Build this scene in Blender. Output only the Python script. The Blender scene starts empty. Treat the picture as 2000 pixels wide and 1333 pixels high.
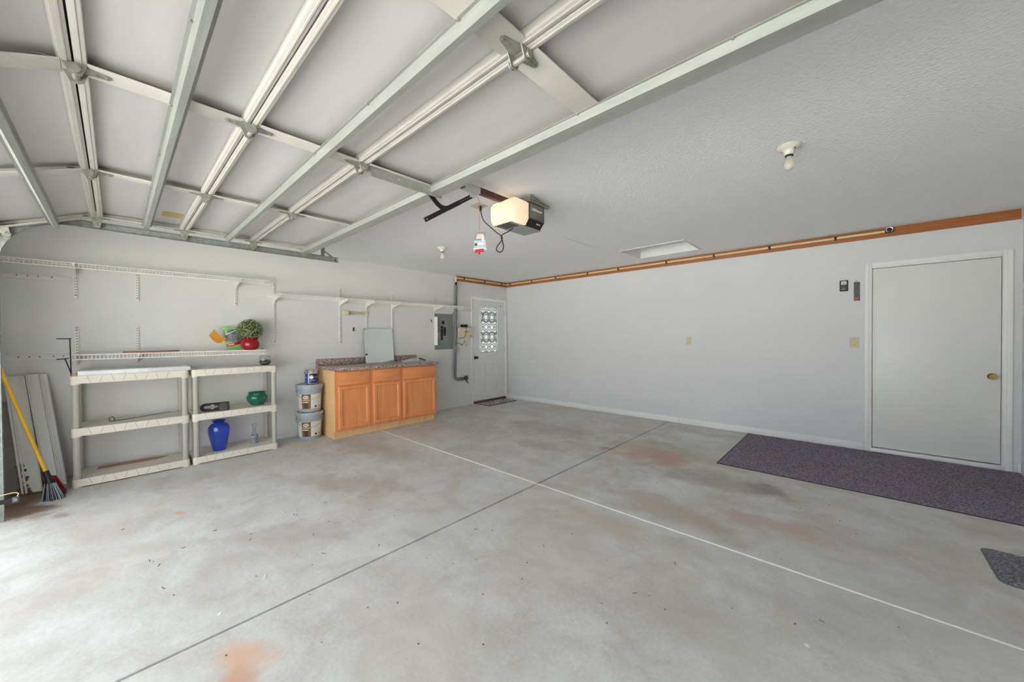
import bpy, bmesh, math, random
from mathutils import Vector, Matrix
R = math.radians
random.seed(7)
SC = bpy.context.scene
COL = SC.collection

# ------------------------------------------------------------------ camera, world, exposure
YAW, PIT, ROL = 0.749176, -0.0111384, -0.00765603
CAM = Vector((5.55989, -5.81729, 1.32907))
FPX = 719.725
fw = Vector((-math.sin(YAW)*math.cos(PIT), math.cos(YAW)*math.cos(PIT), math.sin(PIT)))
rt0 = Vector((math.cos(YAW), math.sin(YAW), 0)); up0 = rt0.cross(fw)
rt = rt0*math.cos(ROL) + up0*math.sin(ROL); up = up0*math.cos(ROL) - rt0*math.sin(ROL)
cd = bpy.data.cameras.new('camera'); cam = bpy.data.objects.new('camera', cd); COL.objects.link(cam)
cd.sensor_width = 36; cd.lens = FPX*36/2000; cd.clip_start = 0.02; cd.clip_end = 200
mw = Matrix((rt, up, -fw)).transposed().to_4x4(); mw.translation = CAM
cam.matrix_world = mw
SC.camera = cam

W = bpy.data.worlds.new('overcast_sky'); SC.world = W; W.use_nodes = True
nt = W.node_tree; nt.nodes.clear()
bg = nt.nodes.new('ShaderNodeBackground'); wo = nt.nodes.new('ShaderNodeOutputWorld')
bg.inputs[0].default_value = (0.90, 0.955, 1.0, 1); bg.inputs[1].default_value = 0.92
nt.links.new(bg.outputs[0], wo.inputs[0])
sd = bpy.data.lights.new('sun', 'SUN'); sd.energy = 30; sd.angle = R(2); sd.color = (1, .985, .955)
so = bpy.data.objects.new('sun', sd); COL.objects.link(so); so.rotation_euler = Vector((-.35, -.95, -.60)).to_track_quat('-Z', 'Y').to_euler()
SC.view_settings.view_transform = 'Standard'; SC.view_settings.look = 'None'
SC.view_settings.exposure = 2.17; SC.view_settings.gamma = 1.0; SC.view_settings.use_curve_mapping = False

# ------------------------------------------------------------------ materials
def lin(c):
    return tuple(((v/255)/12.92 if v/255 <= .04045 else ((v/255+.055)/1.055)**2.4) for v in c)
MATS = {}
def M(name, col, rough=.6, metal=0., var=0., vs=4., bump=0., bs=60., trans=0., ior=1.45, emit=None, es=0., spec=.5, stretch=None, col2=None, alpha=1., coat=0.):
    """principled material with optional noise colour variation and noise bump (object coordinates)"""
    if name in MATS: return MATS[name]
    m = bpy.data.materials.new(name); m.use_nodes = True; t = m.node_tree; N = t.nodes; L = t.links
    b = N['Principled BSDF']; c = lin(col) + (1,)
    b.inputs['Base Color'].default_value = c; b.inputs['Roughness'].default_value = rough; b.inputs['Metallic'].default_value = metal
    b.inputs['Transmission Weight'].default_value = trans; b.inputs['IOR'].default_value = ior
    b.inputs['Specular IOR Level'].default_value = spec; b.inputs['Coat Weight'].default_value = coat
    if emit: b.inputs['Emission Color'].default_value = lin(emit)+(1,); b.inputs['Emission Strength'].default_value = es
    if var or bump or col2:
        tc = N.new('ShaderNodeTexCoord'); mp = N.new('ShaderNodeMapping'); L.new(tc.outputs['Object'], mp.inputs[0])
        if stretch: mp.inputs['Scale'].default_value = stretch
    if var or col2:
        nz = N.new('ShaderNodeTexNoise'); nz.inputs['Scale'].default_value = vs; nz.inputs['Detail'].default_value = 6; nz.inputs['Roughness'].default_value = .62
        L.new(mp.outputs[0], nz.inputs['Vector'])
        cr = N.new('ShaderNodeValToRGB'); L.new(nz.outputs['Fac'], cr.inputs[0])
        cr.color_ramp.elements[0].position = .3; cr.color_ramp.elements[1].position = .7
        if col2: a = lin(col2)+(1,); z = c
        else: a = tuple(v*(1-var) for v in c[:3])+(1,); z = tuple(min(1, v*(1+var)) for v in c[:3])+(1,)
        cr.color_ramp.elements[0].color = a; cr.color_ramp.elements[1].color = z
        L.new(cr.outputs[0], b.inputs['Base Color'])
    if bump:
        n2 = N.new('ShaderNodeTexNoise'); n2.inputs['Scale'].default_value = bs; n2.inputs['Detail'].default_value = 3
        L.new(mp.outputs[0], n2.inputs['Vector'])
        bp = N.new('ShaderNodeBump'); bp.inputs['Strength'].default_value = bump; bp.inputs['Distance'].default_value = .01
        L.new(n2.outputs['Fac'], bp.inputs['Height']); L.new(bp.outputs[0], b.inputs['Normal'])
    MATS[name] = m; return m

wall_m = M('wall_paint', (214, 214, 215), .55, var=.02, vs=1.6, bump=.05, bs=120)
wallL_m = M('wall_paint_worn', (217, 216, 213), .6, var=.03, vs=2.2, bump=.06, bs=90)
ceil_m = M('stipple_ceiling', (246, 246, 246), .9, bump=.6, bs=55)
white_m = M('white_trim_paint', (232, 232, 230), .45, var=.02, vs=3)
door_m = M('white_door_paint', (224, 224, 221), .4, var=.02, vs=2)
gpanel_m = M('garage_door_backing', (202, 198, 195), .55, var=.05, vs=2.4, stretch=(.6, 3, 1))
grail_m = M('garage_door_rail', (206, 201, 191), .5, var=.05, vs=9)
gap_m = M('dark_gap', (22, 19, 17), .9)
galv_m = M('galvanised_steel', (168, 170, 164), .5, .5, var=.12, vs=14, stretch=(.25, 2, 2))
galvd_m = M('dull_zinc', (158, 157, 147), .5, .45, var=.2, vs=40)
rust_m = M('rusted_steel', (122, 100, 72), .75, .25, col2=(80, 62, 44), vs=60)
black_m = M('black_plastic', (24, 24, 25), .45)
bsteel_m = M('black_steel', (44, 41, 40), .5, .3)
steel_m = M('bright_steel', (205, 205, 203), .25, .9)
brown_m = M('opener_rail_brown', (92, 58, 46), .5, .3)
wire_m = M('white_vinyl_wire', (246, 243, 234), .5)
std_m = M('white_enamel_steel', (232, 230, 224), .45)
cedar_m = M('stained_wood', (182, 116, 66), .6, col2=(150, 88, 46), vs=7, stretch=(1, 1, 12))
pipe_m = M('cream_plastic_pipe', (226, 205, 160), .4)
cond_m = M('grey_pipe', (122, 126, 126), .5, .2, var=.15, vs=20)
cream_m = M('cream_plastic', (214, 203, 176), .45)
ivory_m = M('ivory_plate', (203, 193, 160), .4)
brass_m = M('aged_brass', (170, 150, 100), .25, .9)
knobd_m = M('dark_bronze', (84, 80, 74), .35, .8)
resin_m = M('beige_resin', (222, 214, 200), .5, var=.04, vs=10)
post_m = M('grey_resin_tube', (176, 173, 164), .45)
marble_m = M('marble_laminate', (228, 229, 228), .3, col2=(196, 196, 198), vs=7)
oak_m = M('honey_oak', (238, 158, 100), .4, col2=(224, 140, 84), vs=3.2, stretch=(3, 6, .6), coat=.15)
oakh_m = M('honey_oak_horizontal', (236, 155, 98), .4, col2=(222, 138, 83), vs=3.2, stretch=(3, .6, 6), coat=.15)
oaks_m = M('pale_oak_veneer', (236, 196, 142), .5, col2=(226, 182, 128), vs=3, stretch=(12, 6, 1))
pail_m = M('grey_pail_plastic', (166, 173, 180), .4)
gold_m = M('gold_label', (150, 108, 48), .4, col2=(98, 72, 34), vs=14)
paper_m = M('white_paper_label', (216, 214, 208), .5)
char_m = M('charcoal_print', (62, 56, 50), .5)
ltgrey_m = M('print_grey', (128, 128, 126), .5)
txtw_m = M('white_print', (240, 240, 238), .5)
blue_m = M('blue_label', (34, 70, 150), .35)
navy_m = M('navy_label', (40, 40, 92), .35)
red_m = M('red_plastic', (186, 28, 44), .4)
redpot_m = M('red_glaze', (150, 12, 22), .22, coat=.4)
yellow_m = M('yellow_handle', (236, 184, 40), .35)
bgrey_m = M('broom_bristle', (70, 74, 78), .6)
vinyl_m = M('white_vinyl_trim', (214, 214, 208), .5, var=.05, vs=6)
dirt_m = M('caked_dirt', (128, 102, 76), .9, col2=(92, 72, 54), vs=40)
cobalt_m = M('cobalt_glass', (52, 92, 232), .05, trans=.8, ior=1.5, coat=.6)
glass_m = M('clear_glass', (245, 248, 250), .03, trans=1., ior=1.45)
green_m = M('green_glaze', (6, 66, 50), .12, col2=(16, 116, 92), vs=70, coat=.8)
leaf1_m = M('boxwood_leaf', (104, 130, 80), .6)
leaf2_m = M('pale_boxwood_leaf', (178, 188, 140), .6)
leaf3_m = M('red_berry_leaf', (168, 84, 78), .6)
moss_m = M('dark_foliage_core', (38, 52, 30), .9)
mirror_m = M('mirror_silver', (226, 232, 228), .02, 1.)
panelg_m = M('grey_enamel_panel', (126, 134, 130), .45, .1)
bulb_m = M('bulb_glass', (244, 243, 238), .12, trans=.7)
cop_m = M('copper_brown_strip', (150, 92, 66), .5, var=.2, vs=12)
card_m = M('cardboard', (176, 146, 112), .85, var=.1, vs=10)
bag1_m = M('bag_green', (148, 196, 120), .4, var=.1, vs=12)
bag2_m = M('bag_photo_print', (58, 62, 58), .4, col2=(150, 154, 168), vs=26)
orange_m = M('orange_paper', (232, 170, 60), .6, col2=(226, 130, 44), vs=14)
pinkcord_m = M('red_cord', (196, 120, 122), .7)
mat_m = M('door_mat_print', (196, 190, 184), .9, col2=(30, 28, 28), vs=32)
MATS['door_mat_print'].node_tree.nodes['Color Ramp'].color_ramp.elements[0].position = .45
MATS['door_mat_print'].node_tree.nodes['Color Ramp'].color_ramp.elements[1].position = .5
lamin_m = M('granite_laminate', (184, 166, 156), .35, col2=(84, 68, 62), vs=46)
MATS['granite_laminate'].node_tree.nodes['Color Ramp'].color_ramp.elements[0].position = .38
MATS['granite_laminate'].node_tree.nodes['Color Ramp'].color_ramp.elements[1].position = .56
drive_m = M('driveway_concrete', (200, 200, 198), .9, var=.06, vs=2)
lawn_m = M('lawn', (150, 152, 140), .95, var=.2, vs=6)
stk_m = M('yellow_sticker', (206, 184, 110), .6, col2=(170, 146, 84), vs=90)
rugp_m = M('purple_rug_pile', (178, 166, 180), .95, col2=(72, 61, 77), vs=75, bump=.8, bs=260)
rugg_m = M('grey_rug_pile', (164, 164, 170), .95, col2=(62, 62, 68), vs=80, bump=.6, bs=260)
lampsh_m = M('porcelain', (226, 220, 206), .3)
fil_m = M('warm_filament', (232, 196, 140), .5, emit=(255, 190, 110), es=.05)
thresh_m = M('brown_threshold', (96, 66, 52), .6)
greyplastic_m = M('dark_grey_plastic', (92, 90, 88), .45)
greypanel_m = M('mid_grey_plastic', (150, 152, 150), .4)

def concrete(name, stains):
    m = bpy.data.materials.new(name); m.use_nodes = True; t = m.node_tree; N = t.nodes; L = t.links
    b = N['Principled BSDF']; b.inputs['Roughness'].default_value = .62; b.inputs['Specular IOR Level'].default_value = .35
    g = N.new('ShaderNodeNewGeometry'); P = g.outputs['Position']
    def noise(sc, det=6, rough=.6, vec=P):
        n = N.new('ShaderNodeTexNoise'); n.inputs['Scale'].default_value = sc; n.inputs['Detail'].default_value = det; n.inputs['Roughness'].default_value = rough
        L.new(vec, n.inputs['Vector']); return n
    def ramp(src, p0, c0, p1, c1):
        r = N.new('ShaderNodeValToRGB'); L.new(src, r.inputs[0]); e = r.color_ramp.elements
        e[0].position = p0; e[0].color = c0+(1,); e[1].position = p1; e[1].color = c1+(1,); return r.outputs[0]
    def mix(fac, a, c, mode='MIX'):
        x = N.new('ShaderNodeMix'); x.data_type = 'RGBA'; x.blend_type = mode
        for s, v in ((x.inputs[0], fac), (x.inputs[6], a), (x.inputs[7], c)):
            if hasattr(v, 'links'): L.new(v, s)
            else: s.default_value = v if not isinstance(v, tuple) else (v+(1,) if len(v) == 3 else v)
        return x.outputs[2]
    n1 = noise(1.1, 8, .65); n2 = noise(5.5, 7, .6); n3 = noise(60, 4, .6)
    c = ramp(n1.outputs['Fac'], .32, lin((200, 199, 194)), .68, lin((222, 222, 220)))
    c = mix(.5, c, ramp(n2.outputs['Fac'], .36, lin((186, 182, 174)), .62, lin((220, 220, 218))))
    c = mix(.3, c, ramp(n3.outputs['Fac'], .35, lin((140, 138, 132)), .65, lin((215, 215, 212))))
    n7 = noise(2.6, 9, .7); n7.inputs['Distortion'].default_value = .6
    c = mix(.42, c, ramp(n7.outputs['Fac'], .40, lin((178, 171, 160)), .60, lin((219, 219, 218))))
    n8 = noise(.9, 4, .6)
    c = mix(ramp(n8.outputs['Fac'], .52, (0, 0, 0), .66, (.35, .35, .35)), c, lin((198, 186, 168)))
    # trowel streaks running across the bays
    mp = N.new('ShaderNodeMapping'); L.new(P, mp.inputs[0]); mp.inputs['Scale'].default_value = (.8, 2.2, 1); mp.inputs['Rotation'].default_value = (0, 0, .5)
    n4 = noise(2.2, 6, .62, mp.outputs[0])
    c = mix(.2, c, ramp(n4.outputs['Fac'], .38, lin((184, 179, 170)), .6, lin((220, 220, 218))))
    # dark grit flecks
    n6 = noise(22, 3, .7)
    c = mix(ramp(n6.outputs['Fac'], .70, (0, 0, 0), .78, (.5, .5, .5)), c, lin((120, 116, 108)))
    nd = noise(4.5, 5, .6)
    for (x, y, rx, ry, rot, colr, s) in stains:
        mp = N.new('ShaderNodeMapping'); mp.vector_type = 'TEXTURE'; L.new(P, mp.inputs[0])
        mp.inputs['Location'].default_value = (x, y, 0); mp.inputs['Rotation'].default_value = (0, 0, rot); mp.inputs['Scale'].default_value = (rx, ry, 1)
        ad = N.new('ShaderNodeVectorMath'); ad.operation = 'MULTIPLY_ADD'; L.new(nd.outputs['Color'], ad.inputs[0])
        ad.inputs[1].default_value = (2.2, 2.2, 0); sb = N.new('ShaderNodeVectorMath'); sb.operation = 'SUBTRACT'
        L.new(mp.outputs[0], ad.inputs[2]); L.new(ad.outputs[0], sb.inputs[0]); sb.inputs[1].default_value = (1.1, 1.1, 0)
        ln = N.new('ShaderNodeVectorMath'); ln.operation = 'LENGTH'; L.new(sb.outputs[0], ln.inputs[0])
        mr = N.new('ShaderNodeMapRange'); L.new(ln.outputs['Value'], mr.inputs[0]); mr.interpolation_type = 'SMOOTHSTEP'
        mr.inputs[1].default_value = .35; mr.inputs[2].default_value = 1.15; mr.inputs[3].default_value = s*.9; mr.inputs[4].default_value = 0
        c = mix(mr.outputs[0], c, lin(tuple(min(255, v_*1.08) for v_ in colr)))
    L.new(c, b.inputs['Base Color'])
    bp = N.new('ShaderNodeBump'); bp.inputs['Strength'].default_value = .03; bp.inputs['Distance'].default_value = .01
    L.new(n3.outputs['Fac'], bp.inputs['Height']); L.new(bp.outputs[0], b.inputs['Normal'])
    return m

def window_film():
    m = bpy.data.materials.new('patterned_window_film'); m.use_nodes = True; t = m.node_tree; N = t.nodes; L = t.links; N.clear()
    o = N.new('ShaderNodeOutputMaterial'); g = N.new('ShaderNodeNewGeometry'); sp = N.new('ShaderNodeSeparateXYZ'); L.new(g.outputs['Position'], sp.inputs[0])
    def math_(op, a, b=None):
        x = N.new('ShaderNodeMath'); x.operation = op
        for i, v in enumerate((a, b)):
            if v is None: continue
            if hasattr(v, 'links'): L.new(v, x.inputs[i])
            else: x.inputs[i].default_value = v
        return x.outputs[0]
    u = math_('MULTIPLY', sp.outputs['Y'], 2*math.pi/.17); v = math_('MULTIPLY', sp.outputs['Z'], 2*math.pi/.205)
    f = math_('ADD', math_('COSINE', u), math_('COSINE', v))
    f2 = math_('ABSOLUTE', f)
    line = math_('LESS_THAN', math_('ABSOLUTE', math_('SUBTRACT', f2, .95)), .3)
    line2 = math_('LESS_THAN', f2, .16)
    ln = math_('MAXIMUM', line, line2)
    big = math_('GREATER_THAN', math_('SINE', math_('MULTIPLY', sp.outputs['Z'], 2*math.pi/.41)), .0)
    inner = math_('MULTIPLY', math_('GREATER_THAN', f, .2), big)
    m1 = N.new('ShaderNodeMix'); m1.data_type = 'RGBA'; L.new(inner, m1.inputs[0]); m1.inputs[6].default_value = (.42, .425, .42, 1); m1.inputs[7].default_value = (.22, .225, .24, 1)
    m2 = N.new('ShaderNodeMix'); m2.data_type = 'RGBA'; L.new(ln, m2.inputs[0]); L.new(m1.outputs[2], m2.inputs[6]); m2.inputs[7].default_value = (.11, .115, .135, 1)
    tr = N.new('ShaderNodeBsdfTranslucent'); L.new(m2.outputs[2], tr.inputs[0])
    gl = N.new('ShaderNodeBsdfGlossy'); gl.inputs['Roughness'].default_value = .15; gl.inputs[0].default_value = (.8, .8, .8, 1)
    ms = N.new('ShaderNodeMixShader'); ms.inputs[0].default_value = .06; L.new(tr.outputs[0], ms.inputs[1]); L.new(gl.outputs[0], ms.inputs[2])
    L.new(ms.outputs[0], o.inputs[0]); return m
film_m = window_film()

def lens_mat():
    m = bpy.data.materials.new('lit_lamp_lens'); m.use_nodes = True; t = m.node_tree; N = t.nodes; L = t.links; N.clear()
    o = N.new('ShaderNodeOutputMaterial'); tr = N.new('ShaderNodeBsdfTranslucent'); tr.inputs[0].default_value = (.8, .76, .68, 1)
    df = N.new('ShaderNodeBsdfPrincipled'); df.inputs['Base Color'].default_value = lin((228, 210, 182))+(1,); df.inputs['Roughness'].default_value = .35
    df.inputs['Emission Color'].default_value = (1., .84, .66, 1); df.inputs['Emission Strength'].default_value = .12
    ms = N.new('ShaderNodeMixShader'); ms.inputs[0].default_value = .5; L.new(tr.outputs[0], ms.inputs[1]); L.new(df.outputs[0], ms.inputs[2]); L.new(ms.outputs[0], o.inputs[0]); return m
lens_m = lens_mat()

# ------------------------------------------------------------------ mesh builder
class MB:
    def __init__(s): s.b = bmesh.new()
    def box(s, x0, x1, y0, y1, z0, z1, bev=0., mat=None):
        r = bmesh.ops.create_cube(s.b, size=1.); vs = r['verts']
        for v in vs:
            v.co = Vector(((x0+x1)/2+v.co.x*(x1-x0), (y0+y1)/2+v.co.y*(y1-y0), (z0+z1)/2+v.co.z*(z1-z0)))
        if bev:
            es = list({e for v in vs for e in v.link_edges})
            bmesh.ops.bevel(s.b, geom=es, offset=bev, segments=2, affect='EDGES', profile=.5)
        return s
    def cyl(s, a, c, r, r2=None, n=12, caps=True):
        a = Vector(a); c = Vector(c); r2 = r if r2 is None else r2; d = (c-a).normalized()
        q = d.to_track_quat('Z', 'Y'); A = []; B = []
        for i in range(n):
            t = 2*math.pi*i/n; o = q @ Vector((math.cos(t), math.sin(t), 0))
            A.append(s.b.verts.new(a+o*r)); B.append(s.b.verts.new(c+o*r2))
        for i in range(n):
            j = (i+1) % n; s.b.faces.new((A[i], A[j], B[j], B[i]))
        if caps: s.b.faces.new(A[::-1]); s.b.faces.new(B)
        return s
    def tube(s, pts, r, n=6, closed=False):
        P = [Vector(p) for p in pts]; k = len(P); rings = []
        prev = None
        for i, p in enumerate(P):
            if closed: d = P[(i+1) % k]-P[i-1]
            else: d = P[min(i+1, k-1)]-P[max(i-1, 0)]
            d.normalize()
            if prev is None:
                u = d.orthogonal().normalized()
            else:
                u = prev-d*prev.dot(d); u = u.normalized() if u.length > 1e-6 else d.orthogonal().normalized()
            prev = u; w = d.cross(u)
            rr = r[i] if isinstance(r, (list, tuple)) else r
            rings.append([s.b.verts.new(p+(u*math.cos(2*math.pi*j/n)+w*math.sin(2*math.pi*j/n))*rr) for j in range(n)])
        for i in range(k if closed else k-1):
            A = rings[i]; B = rings[(i+1) % k]
            for j in range(n): s.b.faces.new((A[j], A[(j+1) % n], B[(j+1) % n], B[j]))
        if not closed: s.b.faces.new(rings[0][::-1]); s.b.faces.new(rings[-1])
        return s
    def lathe(s, c, prof, n=32, a0=0., a1=2*math.pi, axis='z', f=None):
        """prof: (radius, height) list about a vertical axis through c"""
        full = abs(a1-a0-2*math.pi) < 1e-6; cx, cy, cz = c; m = n if full else n+1; rings = []
        for (r, h) in prof:
            ring = []
            for i in range(m):
                t = a0+(a1-a0)*i/n; rr = r*(f(t) if f else 1)
                ring.append(s.b.verts.new((cx+rr*math.cos(t), cy+rr*math.sin(t), cz+h)))
            rings.append(ring)
        for A, B in zip(rings, rings[1:]):
            for i in range(n):
                j = (i+1) % m; s.b.faces.new((A[i], A[j], B[j], B[i]))
        if full:
            if prof[0][0] > 1e-5: s.b.faces.new(rings[0][::-1])
            if prof[-1][0] > 1e-5: s.b.faces.new(rings[-1])
        return s
    def prism(s, pts, ax, a, c):
        """polygon pts (2D) in the plane across axis ax, extruded from a to c"""
        def p3(q, t):
            return {'x': (t, q[0], q[1]), 'y': (q[0], t, q[1]), 'z': (q[0], q[1], t)}[ax]
        A = [s.b.verts.new(p3(q, a)) for q in pts]; B = [s.b.verts.new(p3(q, c)) for q in pts]; n = len(pts)
        for i in range(n): s.b.faces.new((A[i], A[(i+1) % n], B[(i+1) % n], B[i]))
        s.b.faces.new(A[::-1]); s.b.faces.new(B); return s
    def sheet(s, path, th, ax, a, c):
        """thin folded sheet: open 2D path thickened by th and extruded along ax"""
        P = [Vector(p) for p in path]; o = []
        for i in range(len(P)):
            d = (P[min(i+1, len(P)-1)]-P[max(i-1, 0)]).normalized(); o.append(P[i]+Vector((-d.y, d.x))*th)
        return s.prism([tuple(p) for p in P]+[tuple(p) for p in o[::-1]], ax, a, c)
    def frame(s, x0, x1, y0, y1, z0, z1, w, ch):
        """rectangular ring across x with chamfered front edges and a sloped inner edge"""
        def loop(x, i): return [s.b.verts.new((x, y, z)) for y, z in ((y0+i, z0+i), (y1-i, z0+i), (y1-i, z1-i), (y0+i, z1-i))]
        L = [loop(x0, w), loop(x0, 0), loop(x1-ch, 0), loop(x1, ch), loop(x1, w-ch*1.6), loop(x1-ch*1.4, w)]
        for A, B in zip(L, L[1:]+L[:1]):
            for j in range(4): s.b.faces.new((A[j], A[(j+1) % 4], B[(j+1) % 4], B[j]))
        return s
    def obb(s, o, ux, uy, uz):
        """oriented box: corner o and three edge vectors"""
        o, ux, uy, uz = map(Vector, (o, ux, uy, uz)); v = [s.b.verts.new(o+ux*i+uy*j+uz*k) for k in (0, 1) for j in (0, 1) for i in (0, 1)]
        for q in ((0, 2, 3, 1), (4, 5, 7, 6), (0, 1, 5, 4), (2, 6, 7, 3), (0, 4, 6, 2), (1, 3, 7, 5)): s.b.faces.new([v[i] for i in q])
        return s
    def quad(s, *p): s.b.faces.new([s.b.verts.new(q) for q in p]); return s
    def mesh(s, name, mat, org=(0, 0, 0), smooth=40):
        bmesh.ops.recalc_face_normals(s.b, faces=s.b.faces[:])
        bmesh.ops.translate(s.b, verts=s.b.verts[:], vec=-Vector(org))
        me = bpy.data.meshes.new(name); s.b.to_mesh(me); s.b.free()
        for m in (mat if isinstance(mat, (list, tuple)) else [mat]): me.materials.append(m)
        if smooth:
            me.polygons.foreach_set('use_smooth', [True]*len(me.polygons)); me.set_sharp_from_angle(angle=R(smooth))
        return me
ORG = {}
def link(name, data, parent, org):
    o = bpy.data.objects.new(name, data); COL.objects.link(o); org = Vector(org); ORG[o] = org
    if parent: o.parent = parent; o.location = org-ORG[parent]
    else: o.location = org
    return o
def obj(name, mb, mat, parent=None, org=None, smooth=40):
    org = org if org is not None else (tuple(ORG[parent]) if parent else (0, 0, 0))
    return link(name, mb.mesh(name, mat, org, smooth), parent, org)
def pieces(name, mb, mat, parent, smooth=40):
    """link every separate piece of mb as an object of its own"""
    todo = set(mb.b.verts); out = []
    for v in list(mb.b.verts):
        if v not in todo: continue
        st = [v]; todo.discard(v); isl = [v]
        while st:
            x = st.pop()
            for ed in x.link_edges:
                w_ = ed.other_vert(x)
                if w_ in todo: todo.discard(w_); st.append(w_); isl.append(w_)
        q = MB(); mp = {u: q.b.verts.new(u.co) for u in isl}
        for fc in {f_ for u in isl for f_ in u.link_faces}: q.b.faces.new([mp[u] for u in fc.verts])
        cen = sum((u.co for u in isl), Vector())/len(isl); out.append(obj(name, q, mat, parent, tuple(cen), smooth))
    mb.b.free(); return out
def inst(name, me, org, parent=None): return link(name, me, parent, org)
def tag(o, label, cat, group=None, kind=None):
    o['label'] = label; o['category'] = cat
    if group: o['group'] = group
    if kind: o['kind'] = kind
    return o
def empty(name, org, label, cat, group=None, kind=None):
    o = link(name, None, None, org); o.empty_display_size = .05; return tag(o, label, cat, group, kind)
def stuff(o): o['kind'] = 'stuff'; return o
def copy_tree(src, delta, label=None):
    c = src.copy(); COL.objects.link(c); ORG[c] = ORG[src]+Vector(delta); c.location = ORG[c]
    if label: c['label'] = label
    for ch in [x for x in src.children]:
        d = ch.copy(); COL.objects.link(d); d.parent = c; ORG[d] = ORG[ch]+Vector(delta)
        for g in ch.children:
            e = g.copy(); COL.objects.link(e); e.parent = d; ORG[e] = ORG[g]+Vector(delta)
    return c
def text(name, body, size, mat, parent, loc, xdir, ydir, depth=.0006, bold=0.):
    """flat raised lettering centred on loc, written along xdir with up ydir"""
    cu = bpy.data.curves.new(name, 'FONT'); cu.body = body; cu.size = size; cu.align_x = 'CENTER'; cu.align_y = 'CENTER'; cu.extrude = depth; cu.offset = bold
    cu.resolution_u = 2
    t = bpy.data.objects.new(name, cu); me = bpy.data.meshes.new_from_object(t); bpy.data.objects.remove(t); bpy.data.curves.remove(cu)
    x = Vector(xdir).normalized(); y = Vector(ydir).normalized(); z = x.cross(y)
    me.transform(Matrix((x, y, z)).transposed().to_4x4()); me.materials.clear(); me.materials.append(mat)
    return inst(name, me, loc, parent)
def pix(px, py, ax, c):
    """survey helper: the point on an axis plane that was measured at a photograph coordinate"""
    d = fw*FPX+rt*(px-1000)+up*(666.5-py); i = 'xyz'.index(ax); return CAM+d*((c-CAM[i])/d[i])

# ------------------------------------------------------------------ room shell
H = 2.5; XR = 6.716; YF = -6.55; T = .12
stains = [(3.92, -1.78, .55, .30, .15, (176, 118, 92), .62), (3.75, -1.45, .7, .28, 0, (160, 140, 118), .45), (4.15, -.62, .45, .16, 0, (206, 212, 214), .6),
          (4.62, -2.12, .62, .34, .1, (138, 128, 118), .5), (5.0, -2.05, .22, .16, 0, (112, 98, 86), .5), (4.3, -2.5, .4, .22, .3, (214, 217, 219), .5),
          (4.55, -2.95, .7, .2, -.1, (158, 132, 112), .5), (5.12, -2.72, .45, .14, 0, (164, 134, 112), .5), (4.6, -1.55, .5, .2, 0, (168, 150, 126), .4),
          (2.3, -1.6, .8, .35, 0, (140, 132, 122), .45), (2.75, -2.3, .45, .2, 0, (146, 136, 126), .35), (1.4, -2.3, .9, .35, .3, (158, 148, 136), .4),
          (1.25, -3.75, .9, .28, .2, (152, 142, 128), .45), (2.25, -4.35, .7, .2, .5, (150, 138, 122), .5), (2.75, -5.0, .45, .18, .8, (150, 144, 134), .45),
          (3.70, -5.46, .16, .10, .4, (202, 158, 130), .75), (3.83, -5.52, .12, .08, .2, (190, 138, 108), .7), (4.1, -4.9, .5, .35, 0, (176, 168, 156), .35),
          (5.05, -4.0, .4, .3, 0, (168, 164, 152), .4), (4.25, -3.45, .5, .16, 0, (180, 162, 136), .45), (1.78, -5.51, .07, .03, .3, (196, 146, 112), .8),
          (.72, -6.38, .5, .15, .5, (112, 84, 62), 1.), (.3, -6.33, .45, .22, 0, (104, 80, 60), 1.), (.62, -5.3, .5, .16, 1.5, (206, 207, 203), .4),
          (3.42, -1.9, .12, .08, 0, (140, 108, 78), .6), (5.6, -3.2, .6, .5, .4, (176, 178, 180), .35), (3.3, -4.3, .5, .2, .6, (206, 207, 205), .35)]
conc_m = concrete('garage_floor_concrete', stains)
caulk_m = M('white_joint_caulk', (246, 244, 236), .7)
JX, JY, G = 3.46, -3.24, .008
f = obj('floor', MB().box(-T, XR+T, YF, T, -.15, -.03), gap_m, org=(3.3, -3.3, -.03))
tag(f, 'grey stained concrete garage floor in four bays', 'floor', kind='structure')
for (x0, x1, y0, y1) in ((-T, JX-G, JY+G, T), (JX+G, XR+T, JY+G, T), (-T, JX-G, YF, JY-G), (JX+G, XR+T, YF, JY-G)):
    obj('slab', MB().box(x0, x1, y0, y1, -.03, 0, bev=.003), conc_m, f, smooth=0)
for (x0, x1) in ((0, JX-G), (JX+G, XR)):
    obj('joint_caulk', MB().box(x0, x1, JY-.0075, JY+.0075, -.028, .0016, bev=.0015), caulk_m, f)
dv = obj('driveway', MB().box(-1, 8, -30, YF, -.2, -.012), drive_m, org=(3.3, -10, -.012)); tag(dv, 'pale concrete driveway outside the open garage door', 'driveway', kind='structure')
gr = obj('ground', MB().box(-60, 70, -80, 60, -.4, -.21), lawn_m, org=(0, 0, -.21)); tag(gr, 'grass ground around the garage', 'ground', kind='structure')

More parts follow.
